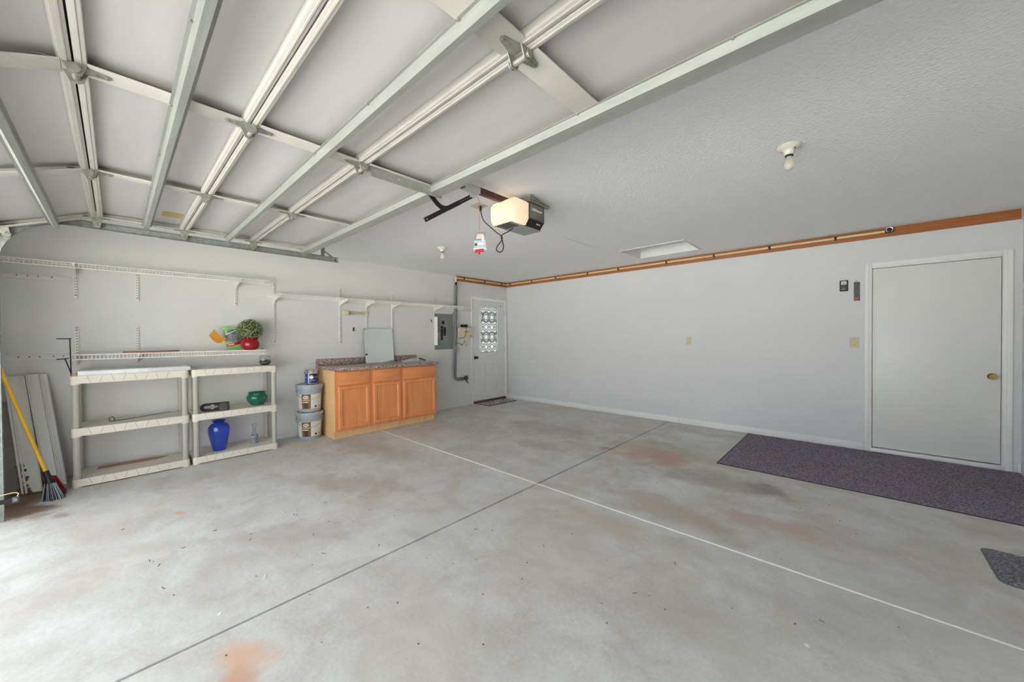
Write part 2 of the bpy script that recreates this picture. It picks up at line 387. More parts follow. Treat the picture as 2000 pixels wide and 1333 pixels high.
# walls
D1 = (-1.0, -.045, 2.115)     # exterior door rough opening in the left wall: y0, y1, top
w = MB().box(-T, 0, YF-T, D1[0], 0, H).box(-T, 0, D1[1], T, 0, H).box(-T, 0, D1[0], D1[1], D1[2], H)
tag(obj('wall_left', w, wallL_m, org=(0, -3, 0), smooth=0), 'scuffed white wall behind the shelves and cabinets', 'wall', kind='structure')
D2 = (5.69, 6.615, 2.08)
w = MB().box(0, D2[0], 0, T, 0, H).box(D2[1], XR+T, 0, T, 0, H).box(D2[0], D2[1], 0, T, D2[2], H).box(D2[0], D2[1], .1, T, 0, D2[2])
tag(obj('wall_back', w, wall_m, org=(3, 0, 0), smooth=0), 'long bare white wall beside the entry door', 'wall', kind='structure')
w = MB().box(XR, XR+T, YF-T, 0, 0, H)
tag(obj('wall_right', w, wall_m, org=(XR, -3, 0), smooth=0), 'white side wall at the right edge', 'wall', kind='structure')
w = MB().box(0, .97, YF-T, YF, 0, H).box(5.97, XR, YF-T, YF, 0, H).box(.97, 5.97, YF-T, YF, 2.14, H)
tag(obj('wall_front', w, wall_m, org=(3, YF, 0), smooth=0), 'white wall around the open vehicle doorway', 'wall', kind='structure')
# ceiling with the attic opening
HX0, HX1, HY0, HY1 = 3.175, 4.035, -1.085, -.405
c = MB().box(-T, HX0, YF-T, T, H, H+.06).box(HX1, XR+T, YF-T, T, H, H+.06).box(HX0, HX1, YF-T, HY0, H, H+.06).box(HX0, HX1, HY1, T, H, H+.06)
tag(obj('ceiling', c, ceil_m, org=(3, -3, H), smooth=0), 'white stippled garage ceiling', 'ceiling', kind='structure')
hz = .13
ro = MB().sheet([(-7.25, 2.47), (-3.25, 4.65), (.75, 2.47)], .12, 'x', -.6, XR+.6)  # unseen gable with eaves, added to shade the near driveway and doorway
tag(obj('shading_roof', ro, M('shading_roof_deck', (150, 146, 140), .9), org=(3.3, -3.2, 4), smooth=0), 'unseen gable added over the garage to shade the driveway', 'shading_roof', kind='structure')
ah = empty('attic_hatch', ((HX0+HX1)/2, (HY0+HY1)/2, H), 'white recessed attic hatch in the ceiling near the back wall', 'hatch')
for q in ((HX0-.0, HX0+.02, HY0, HY1), (HX1-.02, HX1, HY0, HY1), (HX0+.02, HX1-.02, HY0, HY0+.02), (HX0+.02, HX1-.02, HY1-.02, HY1)):
    obj('frame_board', MB().box(*q, H-.006, H+hz), white_m, ah)
obj('panel', MB().box(HX0+.0, HX1, HY0, HY1, H+hz, H+hz+.02), white_m, ah)
# baseboards
bb = empty('baseboard_back', (3, -.007, 0), 'white baseboard along the bare white wall', 'baseboard', kind='structure')
xs = [0.012, 2.078, 3.612, 5.64]
for a, b_ in zip(xs, xs[1:]): obj('board', MB().box(a+.0015, b_-.0015, -.014, 0, 0, .086, bev=.003), white_m, bb)
obj('board', MB().box(6.692, XR-.001, -.014, 0, 0, .086, bev=.003), white_m, bb)
bl = obj('baseboard_left', MB().box(0, .012, YF+.01, -4.15, 0, .045, bev=.003), white_m, org=(0, -5, 0)); tag(bl, 'low white baseboard under the shelving units', 'baseboard', kind='structure')
# stained wood boards under the ceiling
tb = obj('trim_1', MB().box(.02, 6.703, -.02, 0, 2.403, 2.4985, bev=.002), cedar_m, org=(3, 0, 2.45)); tag(tb, 'long stained wood board along the ceiling over the bare wall', 'trim', kind='structure')
MATS['stained_wood'].node_tree.nodes['Mapping'].inputs['Scale'].default_value = (.6, .6, 12)
tb = obj('trim_2', MB().box(0, .02, -1.386, -.0, 2.405, 2.4985, bev=.002), cedar_m, org=(0, -.7, 2.45)); tag(tb, 'short stained wood board above the glazed door', 'trim', kind='structure')

# ------------------------------------------------------------------ doors
def casing(parent, ax, a, b_, top, outer, depth, n, zb=0.):
    """three casing boards around an opening; ax is the running axis, n the wall-normal sign"""
    for (p, q, z0, z1) in ((a-outer, a, zb, top+outer), (b_, b_+outer, zb, top+outer), (a, b_, top, top+outer)):
        m = MB()
        o3 = outer*.38      # stepped profile: thick outer band, thinner inner band
        if p < a: pp, qq, zz = p, q-o3, z0
        elif p >= b_: pp, qq, zz = p+o3, q, z0
        else: pp, qq, zz = p, q, z0+o3
        if ax == 'x': m.box(p, q, -depth*.6, 0, z0, z1, bev=.003).box(pp, qq, -depth, -depth*.5, zz, z1, bev=.004)
        else: m.box(0, depth*.6, p, q, z0, z1, bev=.003).box(depth*.5, depth, pp, qq, zz, z1, bev=.004)
        obj('casing_board', m, white_m, parent)
# door_1: half-glazed exterior door at the end of the left wall
d1 = empty('door_1', (0, -.52, 0), 'white half glazed exterior door with patterned window film', 'door', kind='structure')
casing(d1, 'y', D1[0]+.018, D1[1]-.018, D1[2]-.016, .045, .016, 1)
jm = MB().box(-T, -.001, D1[0], D1[0]+.018, 0, D1[2]).box(-T, -.001, D1[1]-.018, D1[1], 0, D1[2]).box(-T, -.001, D1[0]+.018, D1[1]-.018, D1[2]-.016, D1[2])
pieces('jamb', jm, white_m, d1)
SY0, SY1, SZ0, SZ1 = -.977, -.068, .045, 2.094
gy0, gy1, gz0, gz1 = -.785, -.275, 1.0, 1.95
s = MB().box(-.05, -.012, SY0, gy0, SZ0, SZ1).box(-.05, -.012, gy1, SY1, SZ0, SZ1).box(-.05, -.012, gy0, gy1, SZ0, gz0).box(-.05, -.012, gy0, gy1, gz1, SZ1)
sl = obj('slab', s, door_m, d1, smooth=0)
m = MB()
for (a, b_, c_, d_) in ((gy0-.012, gy0+.012, gz0-.012, gz1+.012), (gy1-.012, gy1+.012, gz0-.012, gz1+.012)): m.box(-.02, -.004, a, b_, c_, d_, bev=.003)
for (c_, d_) in ((gz0-.012, gz0+.012), (gz1-.012, gz1+.012)): m.box(-.02, -.0045, gy0+.012, gy1-.012, c_, d_, bev=.003)
pieces('glazing_bead', m, white_m, sl)
obj('pane', MB().box(-.036, -.030, gy0, gy1, gz0, gz1), film_m, sl, smooth=0)
for (a, b_) in ((-.785, -.63), (-.43, -.275)):
    m = MB()
    for (p, q, r_, t_) in ((a, a+.02, .22, .80), (b_-.02, b_, .22, .80), (a+.02, b_-.02, .22, .24), (a+.02, b_-.02, .78, .80)): m.box(-.016, -.006, p, q, r_, t_, bev=.003)
    m.box(-.016, -.0085, a+.035, b_-.035, .255, .765, bev=.003)
    obj('raised_panel', m, door_m, sl)
k = MB().cyl((-.012, -.915, .92), (-.004, -.915, .92), .034, n=20).cyl((-.004, -.915, .92), (.03, -.915, .92), .013, n=12)
k.cyl((.03, -.915, .92), (.045, -.915, .92), .02, .03, n=18).cyl((.045, -.915, .92), (.068, -.915, .92), .03, .022, n=18)
obj('knob', k, knobd_m, sl)
for z in (.3, 1.05, 1.85): obj('hinge', MB().cyl((-.004, SY1+.006, z-.05), (-.004, SY1+.006, z+.05), .007, n=8), steel_m, d1)
obj('threshold', MB().box(-.09, .03, D1[0]+.02, D1[1]-.02, 0, .04, bev=.006), thresh_m, d1)
obj('hook', MB().tube([(-.012, -.20, 1.995), (.004, -.20, 1.995), (.012, -.20, 1.985), (.012, -.20, 1.965)], .005, 6), knobd_m, sl)
# door_2: plain slab entry door in the back wall
d2 = empty('door_2', (6.15, 0, 0), 'plain white slab entry door behind the purple rug', 'door', kind='structure')
casing(d2, 'x', 5.70, 6.605, 2.073, .058, .017, -1)
m = MB().box(5.702, 5.7045, -.02, 0, .04, 2.07)
jm = MB().box(5.69, 5.704, .001, .1, .03, D2[2]).box(6.601, 6.615, .001, .1, .03, D2[2]).box(5.704, 6.601, .001, .1, 2.068, D2[2]); pieces('jamb', jm, white_m, d2)
jm = MB().box(5.704, 5.716, .058, .07, .05, 2.068).box(6.589, 6.601, .058, .07, .05, 2.068).box(5.716, 6.589, .058, .07, 2.056, 2.068)
sl = obj('slab', MB().box(5.7075, 6.5965, .012, .055, .055, 2.0635, bev=.0015), door_m, d2)
obj('sill', MB().box(5.69, 6.615, -.022, .09, 0, .045, bev=.004), white_m, d2)
k = MB().cyl((6.545, .012, .905), (6.545, .004, .905), .034, n=24).cyl((6.545, .004, .905), (6.545, -.03, .905), .012, n=12)
k.cyl((6.545, -.03, .905), (6.545, -.042, .905), .018, .028, n=20).cyl((6.545, -.042, .905), (6.545, -.066, .905), .028, .024, n=20).cyl((6.545, -.066, .905), (6.545, -.069, .905), .015, .012, n=16)
obj('knob', k, brass_m, sl)

# ------------------------------------------------------------------ overhead garage door
ZF = 2.33; PT = .045
DX0, DX1 = 1.03, 5.91
J = [-4.309, -4.842, -5.375, -5.908]
gd = empty('garage_door', (3.47, -5.2, ZF), 'raised sectional garage door with galvanised struts under the ceiling', 'garage door')
STX = [(DX0, DX0+.06), (2.225, 2.305), (3.43, 3.525), (4.64, 4.755), (DX1-.06, DX1)]
RW = .031
def section(y1, y0, tilt, strut_y, top):
    """one section between y1 (towards the back wall) and y0; built flat then hinged about (y1, ZF) by tilt"""
    rot = Matrix.Translation((0, y1, ZF)) @ Matrix.Rotation(tilt, 4, 'X') @ Matrix.Translation((0, -y1, -ZF))
    g = .0025
    def done(name, m, mat, par, sm=40):
        bmesh.ops.transform(m.b, matrix=rot, verts=m.b.verts[:]); return obj(name, m, mat, par, smooth=sm)
    sec = done('section', MB().box(DX0, DX1, y0+g, y1-g, ZF+.036, ZF+PT), gpanel_m, gd, 0)
    for (a, b_) in ((y1-g-RW, y1-g), (y0+g, y0+g+RW)):
        m = MB().box(DX0, DX1, a, b_, ZF-.001, ZF+.034, bev=.003)
        m.box(DX0, DX1, (a+b_)/2-.0025, (a+b_)/2+.0025, ZF-.004, ZF)
        done('rail', m, grail_m, sec)
    for (a, b_) in STX: done('stile', MB().box(a, b_, y0+g+RW, y1-g-RW, ZF-.0035, ZF+.001, bev=.001).box(a+.002, a+.005, y0+g+RW, y1-g-RW, ZF, ZF+.037), grail_m, sec)
    if strut_y is not None:
        c = strut_y; wd = .040 if not top else .08; d = .045; fl = .011
        if top: path = [(c-wd/2-fl, ZF-.005), (c-wd/2, ZF-.005), (c-wd/2+.006, ZF-.042), (c+wd/2-.006, ZF-.052), (c+wd/2, ZF-.04), (c+wd/2, ZF+.01)]
        else: path = [(c-wd/2-fl, ZF-.005), (c-wd/2, ZF-.005), (c-wd/2+.008, ZF-d), (c+wd/2-.008, ZF-d), (c+wd/2, ZF-.005), (c+wd/2+fl, ZF-.005)]
        m = MB().sheet(path, .0025, 'x', DX0-.02, DX1+.02)
        st = done('strut', m, galv_m, sec, 25)
        m = MB()
        for x in [1.6+.61*i for i in range(7)]:
            m.cyl((x, c-wd/2-fl/2, ZF-.005), (x, c-wd/2-fl/2, ZF-.010), .006, n=6)
        bmesh.ops.transform(m.b, matrix=rot, verts=m.b.verts[:]); pieces('bolt', m, galvd_m, sec)
    return sec
section(J[0], J[1], 0, -4.352, True)
section(J[1], J[2], 0, -5.05, False)
sec3 = section(J[2], J[3], 0, -5.62, False)
TILT = R(21.3)
section(J[3], J[3]-.533, TILT, J[3]-.24, False)
for jy, sl_ in ((J[1], .020), (J[2], .020), (J[3], .028)):
    obj('joint_seal', MB().box(DX0+.01, DX1-.01, jy-sl_, jy+.016, ZF+PT+.001, ZF+PT+.007), black_m, gd)
# hinges where stiles cross the joints
def hinge_mesh():
    m = MB()
    for s in (-1, 1):
        pts = [(s*.008, -.03), (s*.008, .03), (s*.045, .022), (s*.088, .012), (s*.096, 0), (s*.088, -.012), (s*.045, -.022)]
        if s < 0: pts = pts[::-1]
        m.prism([(p[1], p[0]) for p in pts], 'z', -.008, -.004)
        m.cyl((0.0, s*.082, -.008), (0, s*.082, -.013), .006, n=6)
        m.cyl((0.0, s*.055, -.008), (0, s*.055, -.013), .005, n=6)
    m.prism([(-.03, -.004), (.035, -.004), (.02, -.045), (-.012, -.045)], 'x', -.033, -.029)
    m.prism([(-.03, -.004), (.035, -.004), (.02, -.045), (-.012, -.045)], 'x', .029, .033)
    m.cyl((-.042, .004, -.03), (.042, .004, -.03), .011, n=10)
    m.cyl((-.046, .004, -.03), (-.042, .004, -.03), .015, n=10).cyl((.042, .004, -.03), (.046, .004, -.03), .015, n=10)
    return m.mesh('hinge', galvd_m)
hm = hinge_mesh()
for jy in J[1:]:
    for x in (2.265, 3.478, 4.70): inst('hinge', hm, (x, jy, ZF), gd)
def roller_mesh():
    m = MB()
    for s in (-1, 1): m.prism([(-.02, s*.008), (.03, s*.008), (.02, s*.07), (-.012, s*.075)][::s], 'z', -.009, -.004)
    m.prism([(-.035, -.004), (.035, -.004), (.018, -.075), (-.018, -.075)], 'x', .005, .009)
    m.cyl((.03, 0, -.058), (-.06, 0, -.058), .006, n=8)
    m.cyl((-.046, 0, -.058), (-.062, 0, -.058), .022, n=16)
    return m.mesh('roller', galvd_m)
rm = roller_mesh()
for jy in J[1:]: inst('roller', rm, (DX0+.02, jy, ZF), gd)
inst('roller', rm, (DX0+.02, J[0]-.05, ZF), gd)
o = inst('bottom_bracket', rm, (DX0+.02, J[3]-.50*math.cos(TILT), ZF-.50*math.sin(TILT)+.02), gd); o.rotation_euler.x = TILT
# bracket plates for the opener on the middle stile
m = MB().sheet([(3.44, ZF-.006), (3.505, ZF-.006), (3.505, ZF-.062)], .003, 'y', -4.80, -4.30)
m.box(3.44, 3.515, -4.80, -4.70, ZF-.010, ZF-.005)
br = obj('operator_bracket', m, galv_m, gd)
m = MB()
for y in (-4.36, -4.40, -4.62): m.cyl((3.50, y, ZF-.03), (3.508, y, ZF-.03), .008, n=6)
pieces('bolt', m, steel_m, br)
m = MB().box(1.335, 1.48, -5.545, -5.42, ZF+.0325, ZF+.0345); obj('warning_sticker', m, stk_m, gd)
# tracks
def track(x, s):
    """C-channel: vertical leg, bend, horizontal leg; s = direction of the open side"""
    zc, yc, r_ = 2.272, -6.42, .37
    path = [(yc, 0.0), (yc, 1.0), (yc, zc-r_)] + [(yc+r_-r_*math.cos(a), zc-r_+r_*math.sin(a)) for a in [R(9*i) for i in range(1, 11)]] + [(-5.0, zc), (-3.97, zc)]
    b = MB(); w = .027; rings = []
    for i, (y, z) in enumerate(path):
        p0 = path[max(i-1, 0)]; p1 = path[min(i+1, len(path)-1)]; d = Vector((p1[0]-p0[0], p1[1]-p0[1])).normalized(); n = Vector((-d.y, d.x))
        prof = [(s*.03, -w), (s*.022, -w-.004), (0, -w), (0, w), (s*.022, w+.004), (s*.03, w), (s*.027, w-.003), (s*.022, w), (s*.003, w-.004), (s*.003, -w+.004), (s*.022, -w), (s*.027, -w+.003)]
        rings.append([b.b.verts.new((x+q[0], y+n.x*q[1], z+n.y*q[1])) for q in prof])
    for A, B in zip(rings, rings[1:]):
        for j in range(12): b.b.faces.new((A[j], A[(j+1) % 12], B[(j+1) % 12], B[j]))
    b.b.faces.new(rings[0][::-1]); b.b.faces.new(rings[-1]); return b
def make_track(x, s, lab):
    e = empty('door_track', (x, -6.42, 0), lab, 'track', 'overhead door tracks')
    obj('channel', track(x, s), M('weathered_track_steel', (150, 152, 148), .55, .4, var=.25, vs=30), e, smooth=30)
    # perforated hanger angle and brace up to the ceiling
    h = MB().sheet([(x-s*.004, -4.12), (x-s*.034, -4.12), (x-s*.034, -4.15)], .003, 'z', 2.26, H)
    obj('hanger_angle', h, galvd_m, e)
    h = MB().obb((x-s*.006, -4.04, 2.30), (-s*.003, 0, 0), (0, .035, 0), (0, -.32, .2)); obj('brace_angle', h, galvd_m, e)
    h = MB()
    for i in range(6): h.cyl((x-s*.001, -4.05-.05*i+.0175, 2.318+.031*i), (x-s*.0015, -4.05-.05*i+.0175, 2.318+.031*i), .007, n=8)
    for z in (.5, 1.2, 1.8): obj('jamb_bracket', MB().sheet([(x-s*.003, -6.44), (x-s*.003, -6.49), (x-s*.003, YF+.004), (x-s*.05, YF+.004)], .003, 'z', z-.03, z+.03), galvd_m, e)
    h = MB().cyl((x+s*.004, -4.0, 2.272), (x+s*.012, -4.0, 2.272), .009, n=8); obj('end_bolt', h, black_m, e)
    return e
make_track(.965, 1, 'galvanised overhead door track curving up beside the broom')
make_track(5.975, -1, 'galvanised overhead door track nearest the purple rug')

# ------------------------------------------------------------------ garage door opener
OX = 3.47
op = empty('garage_door_opener', (OX, -3.5, 2.24), 'grey ceiling mounted garage door opener with lit lamp lens', 'door opener')
bx0, bx1, by0, by1, bz0, bz1 = 3.325, 3.618, -3.70, -3.315, 2.245, 2.435
oct_ = [(bx0+.045, bz0), (bx1-.045, bz0), (bx1, bz0+.05), (bx1, bz1-.01), (bx1-.02, bz1), (bx0+.02, bz1), (bx0, bz1-.01), (bx0, bz0+.05)]
body = obj('body', MB().prism(oct_, 'y', -3.525, by1), greyplastic_m, op)
obj('side_panel', MB().box(bx1-.001, bx1+.002, -3.50, -3.335, bz0+.062, bz1-.012, bev=.001), M('opener_side_grey', (112, 110, 106), .45), body)
obj('lower_trim', MB().obb((bx1-.0445, -3.52, bz0+.001), (0, .2, 0), (.0445, 0, .0495), (.0015, 0, -.0015)), M('opener_trim_black', (40, 38, 37), .4), body)
obj('base_plate', MB().box(bx0+.05, bx1-.05, -3.68, by1+.02, bz0-.004, bz0), greypanel_m, body)
m = MB()
for i in range(4): m.box(bx0+.07+.012, bx1-.07, -3.67+.03*i, -3.655+.03*i, bz0-.006, bz0-.0035)
pieces('vent_slot', m, black_m, body)
text('lettering', 'LiftMaster', .034, txtw_m, body, (bx1+.0026, -3.415, bz1-.058), (0, 1, 0), (0, 0, 1), bold=.0006)
obj('white_mark', MB().obb((bx1-.0205, -3.40, bz0+.0262), (0, .048, 0), (.006, 0, .0067), (.0009, 0, -.0009)), txtw_m, body)
# translucent lens shell around the lamp end
ob = [(bx0+.03, bz0+.0), (bx1-.03, bz0+.0), (bx1+.002, bz0+.045), (bx1+.002, bz1-.02), (bx1-.03, bz1+.004), (bx0+.03, bz1+.004), (bx0-.002, bz1-.02), (bx0-.002, bz0+.045)]
oi = [(x*.72+OX*.28, z*.72+(bz0+bz1)/2*.28) for (x, z) in ob]
m = MB(); A = [m.b.verts.new((x, -3.522, z)) for x, z in ob]; B = [m.b.verts.new((x, -3.655, z)) for x, z in ob]; C = [m.b.verts.new((x, by0, z)) for x, z in oi]
for P_, Q_ in ((A, B), (B, C)):
    for i in range(8): m.b.faces.new((P_[i], P_[(i+1) % 8], Q_[(i+1) % 8], Q_[i]))
m.b.faces.new(C)
lens = obj('lamp_lens', m, lens_m, op, smooth=50)
lm = bpy.data.lights.new('opener_lamp', 'POINT'); lm.energy = .17; lm.color = (1, .70, .43); lm.shadow_soft_size = .03
lo = bpy.data.objects.new('opener_lamp', lm); COL.objects.link(lo); lo.location = (OX-.03, -3.60, 2.35)
rail = obj('rail', MB().box(OX-.019, OX+.019, YF+.02, -3.52, 2.415, 2.455, bev=.003), brown_m, op)
m = MB()
for i in range(int(2.9/.0254)):
    y = -3.55-.0254*i; m.box(OX-.006, OX+.006, y-.010, y+.010, 2.458, 2.468)
stuff(obj('chain', m, bsteel_m, rail))
obj('rail_bracket', MB().box(OX-.05, OX+.05, YF+.0, YF+.02, 2.40, 2.48), galvd_m, op)
# trolley, arms
tr = obj('trolley', MB().box(OX-.026, OX+.026, -4.08, -3.93, 2.408, 2.462, bev=.006).box(OX-.012, OX+.012, -4.02, -3.97, 2.37, 2.41, bev=.004), M('pale_grey_trolley', (206, 208, 204), .5), op)
arc = [(-4.385, 2.298), (-4.365, 2.282), (-4.34, 2.26), (-4.315, 2.24), (-4.285, 2.226), (-4.25, 2.224), (-4.22, 2.235)]
m = MB(); 
def ribbon(m, pts, x0, x1, h):
    P = [Vector((0, p[0], p[1])) for p in pts]; rings = []
    for i, p in enumerate(P):
        d = (P[min(i+1, len(P)-1)]-P[max(i-1, 0)]).normalized(); n = Vector((0, -d.z, d.y))*h/2
        rings.append([m.b.verts.new((x, q.y, q.z)) for x, q in ((x0, p-n), (x1, p-n), (x1, p+n), (x0, p+n))])
    for A, B in zip(rings, rings[1:]):
        for j in range(4): m.b.faces.new((A[j], A[(j+1) % 4], B[(j+1) % 4], B[j]))
    m.b.faces.new(rings[0][::-1]); m.b.faces.new(rings[-1]); return m
obj('curved_arm', ribbon(MB(), arc+[(-4.12, 2.30)], OX+.004, OX+.012, .032), bsteel_m, op)
arm = obj('straight_arm', ribbon(MB(), [(-4.41, 2.11), (-4.0, 2.378)], OX-.006, OX+.003, .03), bsteel_m, op)
m = MB()
for i in range(9):
    t = .55+.05*i; m.cyl((OX+.0032, -4.41+.41*t, 2.11+.268*t), (OX+.0045, -4.41+.41*t, 2.11+.268*t), .0042, n=8)
m.cyl((OX+.0032, -4.395, 2.12), (OX+.0045, -4.395, 2.12), .005, n=8)
pieces('bolt_hole', m, steel_m, arm)
# hanging steelwork
m = MB().sheet([(bx1-.03, bz1+.002), (bx1+.0, bz1+.002), (bx1+.0, bz1+.03)], .003, 'y', -3.50, -3.24)
ha = obj('perforated_angle', m, galvd_m, op)
m = MB()
for i in range(9): m.cyl((bx1+.0002, -3.48+.028*i, bz1+.017), (bx1+.002, -3.48+.028*i, bz1+.017), .006, n=8)
pieces('angle_hole', m, char_m, ha)
m = MB().sheet([(bx0-.03, bz1+.002), (bx0, bz1+.002), (bx0, bz1+.03)], .003, 'y', -3.62, -3.40); obj('perforated_angle', m, galvd_m, op)
for (x, y) in ((bx1-.005, -3.47), (bx0-.01, -3.5)):
    obj('hanger_strap', MB().box(x-.0015, x+.0015, y-.013, y+.013, bz1+.005, H, bev=.0005), galvd_m, op)
obj('bell_wire', MB().tube([(bx1-.01, -3.47, H-.004), (bx1+.0, -3.41, H-.02), (bx1+.01, -3.36, H-.045), (bx1+.005, -3.32, bz1+.02), (bx1-.02, -3.31, bz1-.01)], .0018, 5), char_m, op)
# ceiling receptacle and power cord
oc = empty('ceiling_outlet', (3.107, -3.601, H), 'cream square ceiling receptacle plate with black plug', 'outlet')
m = MB().box(-.058, .058, -.058, .058, -.006, 0, bev=.002); bmesh.ops.rotate(m.b, matrix=Matrix.Rotation(R(0), 3, 'Z'), verts=m.b.verts[:]); bmesh.ops.translate(m.b, vec=(3.107, -3.601, H), verts=m.b.verts[:])
obj('plate', m, cream_m, oc)
pieces('socket', MB().cyl((3.09, -3.60, H-.006), (3.09, -3.60, H-.009), .017, n=16).cyl((3.125, -3.60, H-.006), (3.125, -3.60, H-.009), .017, n=16), ivory_m, oc)
pc = empty('power_cord', (3.125, -3.60, H-.01), 'black opener power cord tied in a hanging loop', 'cord')
obj('plug', MB().cyl((3.125, -3.60, H-.009), (3.13, -3.60, H-.05), .014, .009, n=12), black_m, pc)
pl = [(935, 407), (937, 418), (944, 430), (958, 444), (972, 456), (979, 461), (981, 467), (977, 474), (971, 482), (970, 489), (976, 493), (982, 489), (983, 480), (981, 470), (979, 462), (984, 457), (994, 452), (1002, 446)]
pts = []
for i, (a, b_) in enumerate(pl):
    t = i/(len(pl)-1); pts.append(pix(a, b_, 'y', -3.60+.015*math.sin(3*t)))
pts = [Vector((3.13, -3.60, H-.05))]+pts[2:]
def smoothpath(P, k=4):
    P = [Vector(p) for p in P]; out = []
    for i in range(len(P)-1):
        p0 = P[max(i-1, 0)]; p1 = P[i]; p2 = P[i+1]; p3 = P[min(i+2, len(P)-1)]
        for j in range(k):
            t = j/k; out.append(.5*((2*p1)+(p2-p0)*t+(2*p0-5*p1+4*p2-p3)*t*t+(3*p1-p0-3*p2+p3)*t**3))
    return out+[P[-1]]
obj('flex', MB().tube(smoothpath(pts), .0042, 6), black_m, pc)
# release cord with instruction tags
rc = empty('release_cord', (OX, -3.92, 2.40), 'red emergency release cord with paper tags and red handle', 'cord')
obj('rope', MB().tube([(OX, -3.955, 2.40), (OX, -3.925, 2.37), (OX, -3.922, 2.2), (OX, -3.922, 1.985)], .0022, 6), pinkcord_m, rc)
obj('handle', MB().cyl((OX+.014-.026, -3.941-.018, 1.978), (OX+.014+.026, -3.941+.018, 1.983), .013, n=12).cyl((OX+.014, -3.941, 1.98), (OX+.014, -3.941, 1.955), .006, n=8), red_m, rc)
ux = Vector((.80, .60, 0))
def tagcard(name, cx, z0, z1, wd, mat, off, slant=0.):
    o_ = Vector((OX, -3.922, 0))+Vector((.6, -.8, 0))*off+ux*cx
    return obj(name, MB().obb(o_-ux*wd/2+Vector((0, 0, z0)), ux*wd, Vector((.6, -.8, 0))*.0012, Vector((0, 0, z1-z0))+ux*slant), mat, rc)
tagcard('tag_card', -.005, 2.062, 2.128, .075, ltgrey_m, .004, .018)
tagcard('tag_card', .003, 1.985, 2.064, .088, M('pale_blue_card', (176, 182, 194), .6), .007)
tagcard('tag_print', -.004, 2.075, 2.112, .05, M('pale_pink_print', (200, 186, 178), .6), .006, .012)
tpp = M('tag_print_white', (206, 206, 206), .6)
tagcard('tag_print', .026, 2.055, 2.10, .02, tpp, .0085)
tagcard('tag_print', .012, 2.028, 2.046, .045, tpp, .009)
tagcard('tag_print', -.028, 2.022, 2.042, .018, char_m, .009)
tagcard('tag_print', .004, 1.985, 2.006, .10, tpp, .009)

# ------------------------------------------------------------------ ceiling lampholders
def lamp(x, y, lab):
    e = empty('lampholder', (x, y, H), lab, 'light fixture', 'porcelain ceiling lampholders')
    b_ = obj('base', MB().lathe((x, y, H), [(.062, 0), (.064, -.008), (.058, -.016), (.036, -.026), (.027, -.036), (.026, -.056), (.022, -.058)], 28), lampsh_m, e)
    obj('screw', MB().cyl((x+.03, y-.02, H-.024), (x+.03, y-.02, H-.030), .004, n=8), knobd_m, b_)
    obj('socket_ring', MB().lathe((x, y, H), [(.022, -.056), (.0225, -.064), (.018, -.066)], 20), knobd_m, e)
    bu = obj('bulb', MB().lathe((x, y, H), [(.013, -.064), (.015, -.078), (.026, -.100), (.030, -.118), (.026, -.136), (.014, -.147), (.001, -.150)], 20), bulb_m, e)
    obj('filament', MB().tube([(x-.008, y, H-.085), (x-.006, y, H-.112), (x, y, H-.118), (x+.006, y, H-.112), (x+.008, y, H-.085)], .0025, 6), fil_m, bu)
    return e
lamp(5.26, -2.96, 'porcelain lampholder with bare bulb on the open right side of the ceiling')
lamp(1.635, -2.915, 'porcelain lampholder with bare bulb above the oak cabinets')
cr = obj('ceiling_crack', MB().quad((3.053, -2.21, H-.0004), (3.057, -2.21, H-.0004), (3.047, -1.95, H-.0004), (3.043, -1.95, H-.0004)).quad((3.043, -1.92, H-.0004), (3.047, -1.92, H-.0004), (3.039, -1.51, H-.0004), (3.036, -1.51, H-.0004)), ltgrey_m, org=(3.045, -1.86, H))
tag(cr, 'thin grey hairline crack in the ceiling by the opener', 'crack')

# ------------------------------------------------------------------ water pipe along the boards
wp = empty('water_pipe', (.04, -1.42, 2.45), 'cream water pipe clamped along the stained boards', 'pipe')
zp = 2.457
obj('pipe_run', MB().tube([(.04, -1.425, 2.372), (.04, -1.425, zp-.02), (.04, -1.42, zp-.005), (.04, -1.405, zp), (.04, -.06, zp), (.043, -.047, zp), (.06, -.04, zp), (5.80, -.04, zp)], .0135, 10), pipe_m, wp)
sm = MB().box(-.011, .011, -.022, .016, -.020, .018, bev=.002).mesh('strap', black_m)
for x in (.156, .753, 1.35, 2.051, 2.645, 3.441, 4.1, 4.75, 5.392): inst('strap', sm, (x, -.036, zp), wp)
sm2 = MB().box(-.016, .022, -.011, .011, -.020, .018, bev=.002).mesh('strap', black_m)
for y in (-1.231, -.691, -.211): inst('strap', sm2, (.036, y, zp), wp)
obj('elbow', MB().tube([(.04, -1.425, zp-.045), (.04, -1.425, zp-.012), (.04, -1.418, zp-.002), (.04, -1.40, zp), (.04, -1.37, zp)], .0185, 10), pipe_m, wp)
v = obj('end_valve', MB().cyl((5.80, -.04, zp), (5.87, -.04, zp+.008), .018, n=12).box(5.815, 5.85, -.06, -.02, zp-.02, zp+.022, bev=.004), black_m, wp)
obj('chrome_loop', MB().tube([(5.835+.026*math.cos(t), -.055, zp+.012+.026*math.sin(t)) for t in [2*math.pi*i/16 for i in range(16)]], .005, 6, closed=True), steel_m, v)
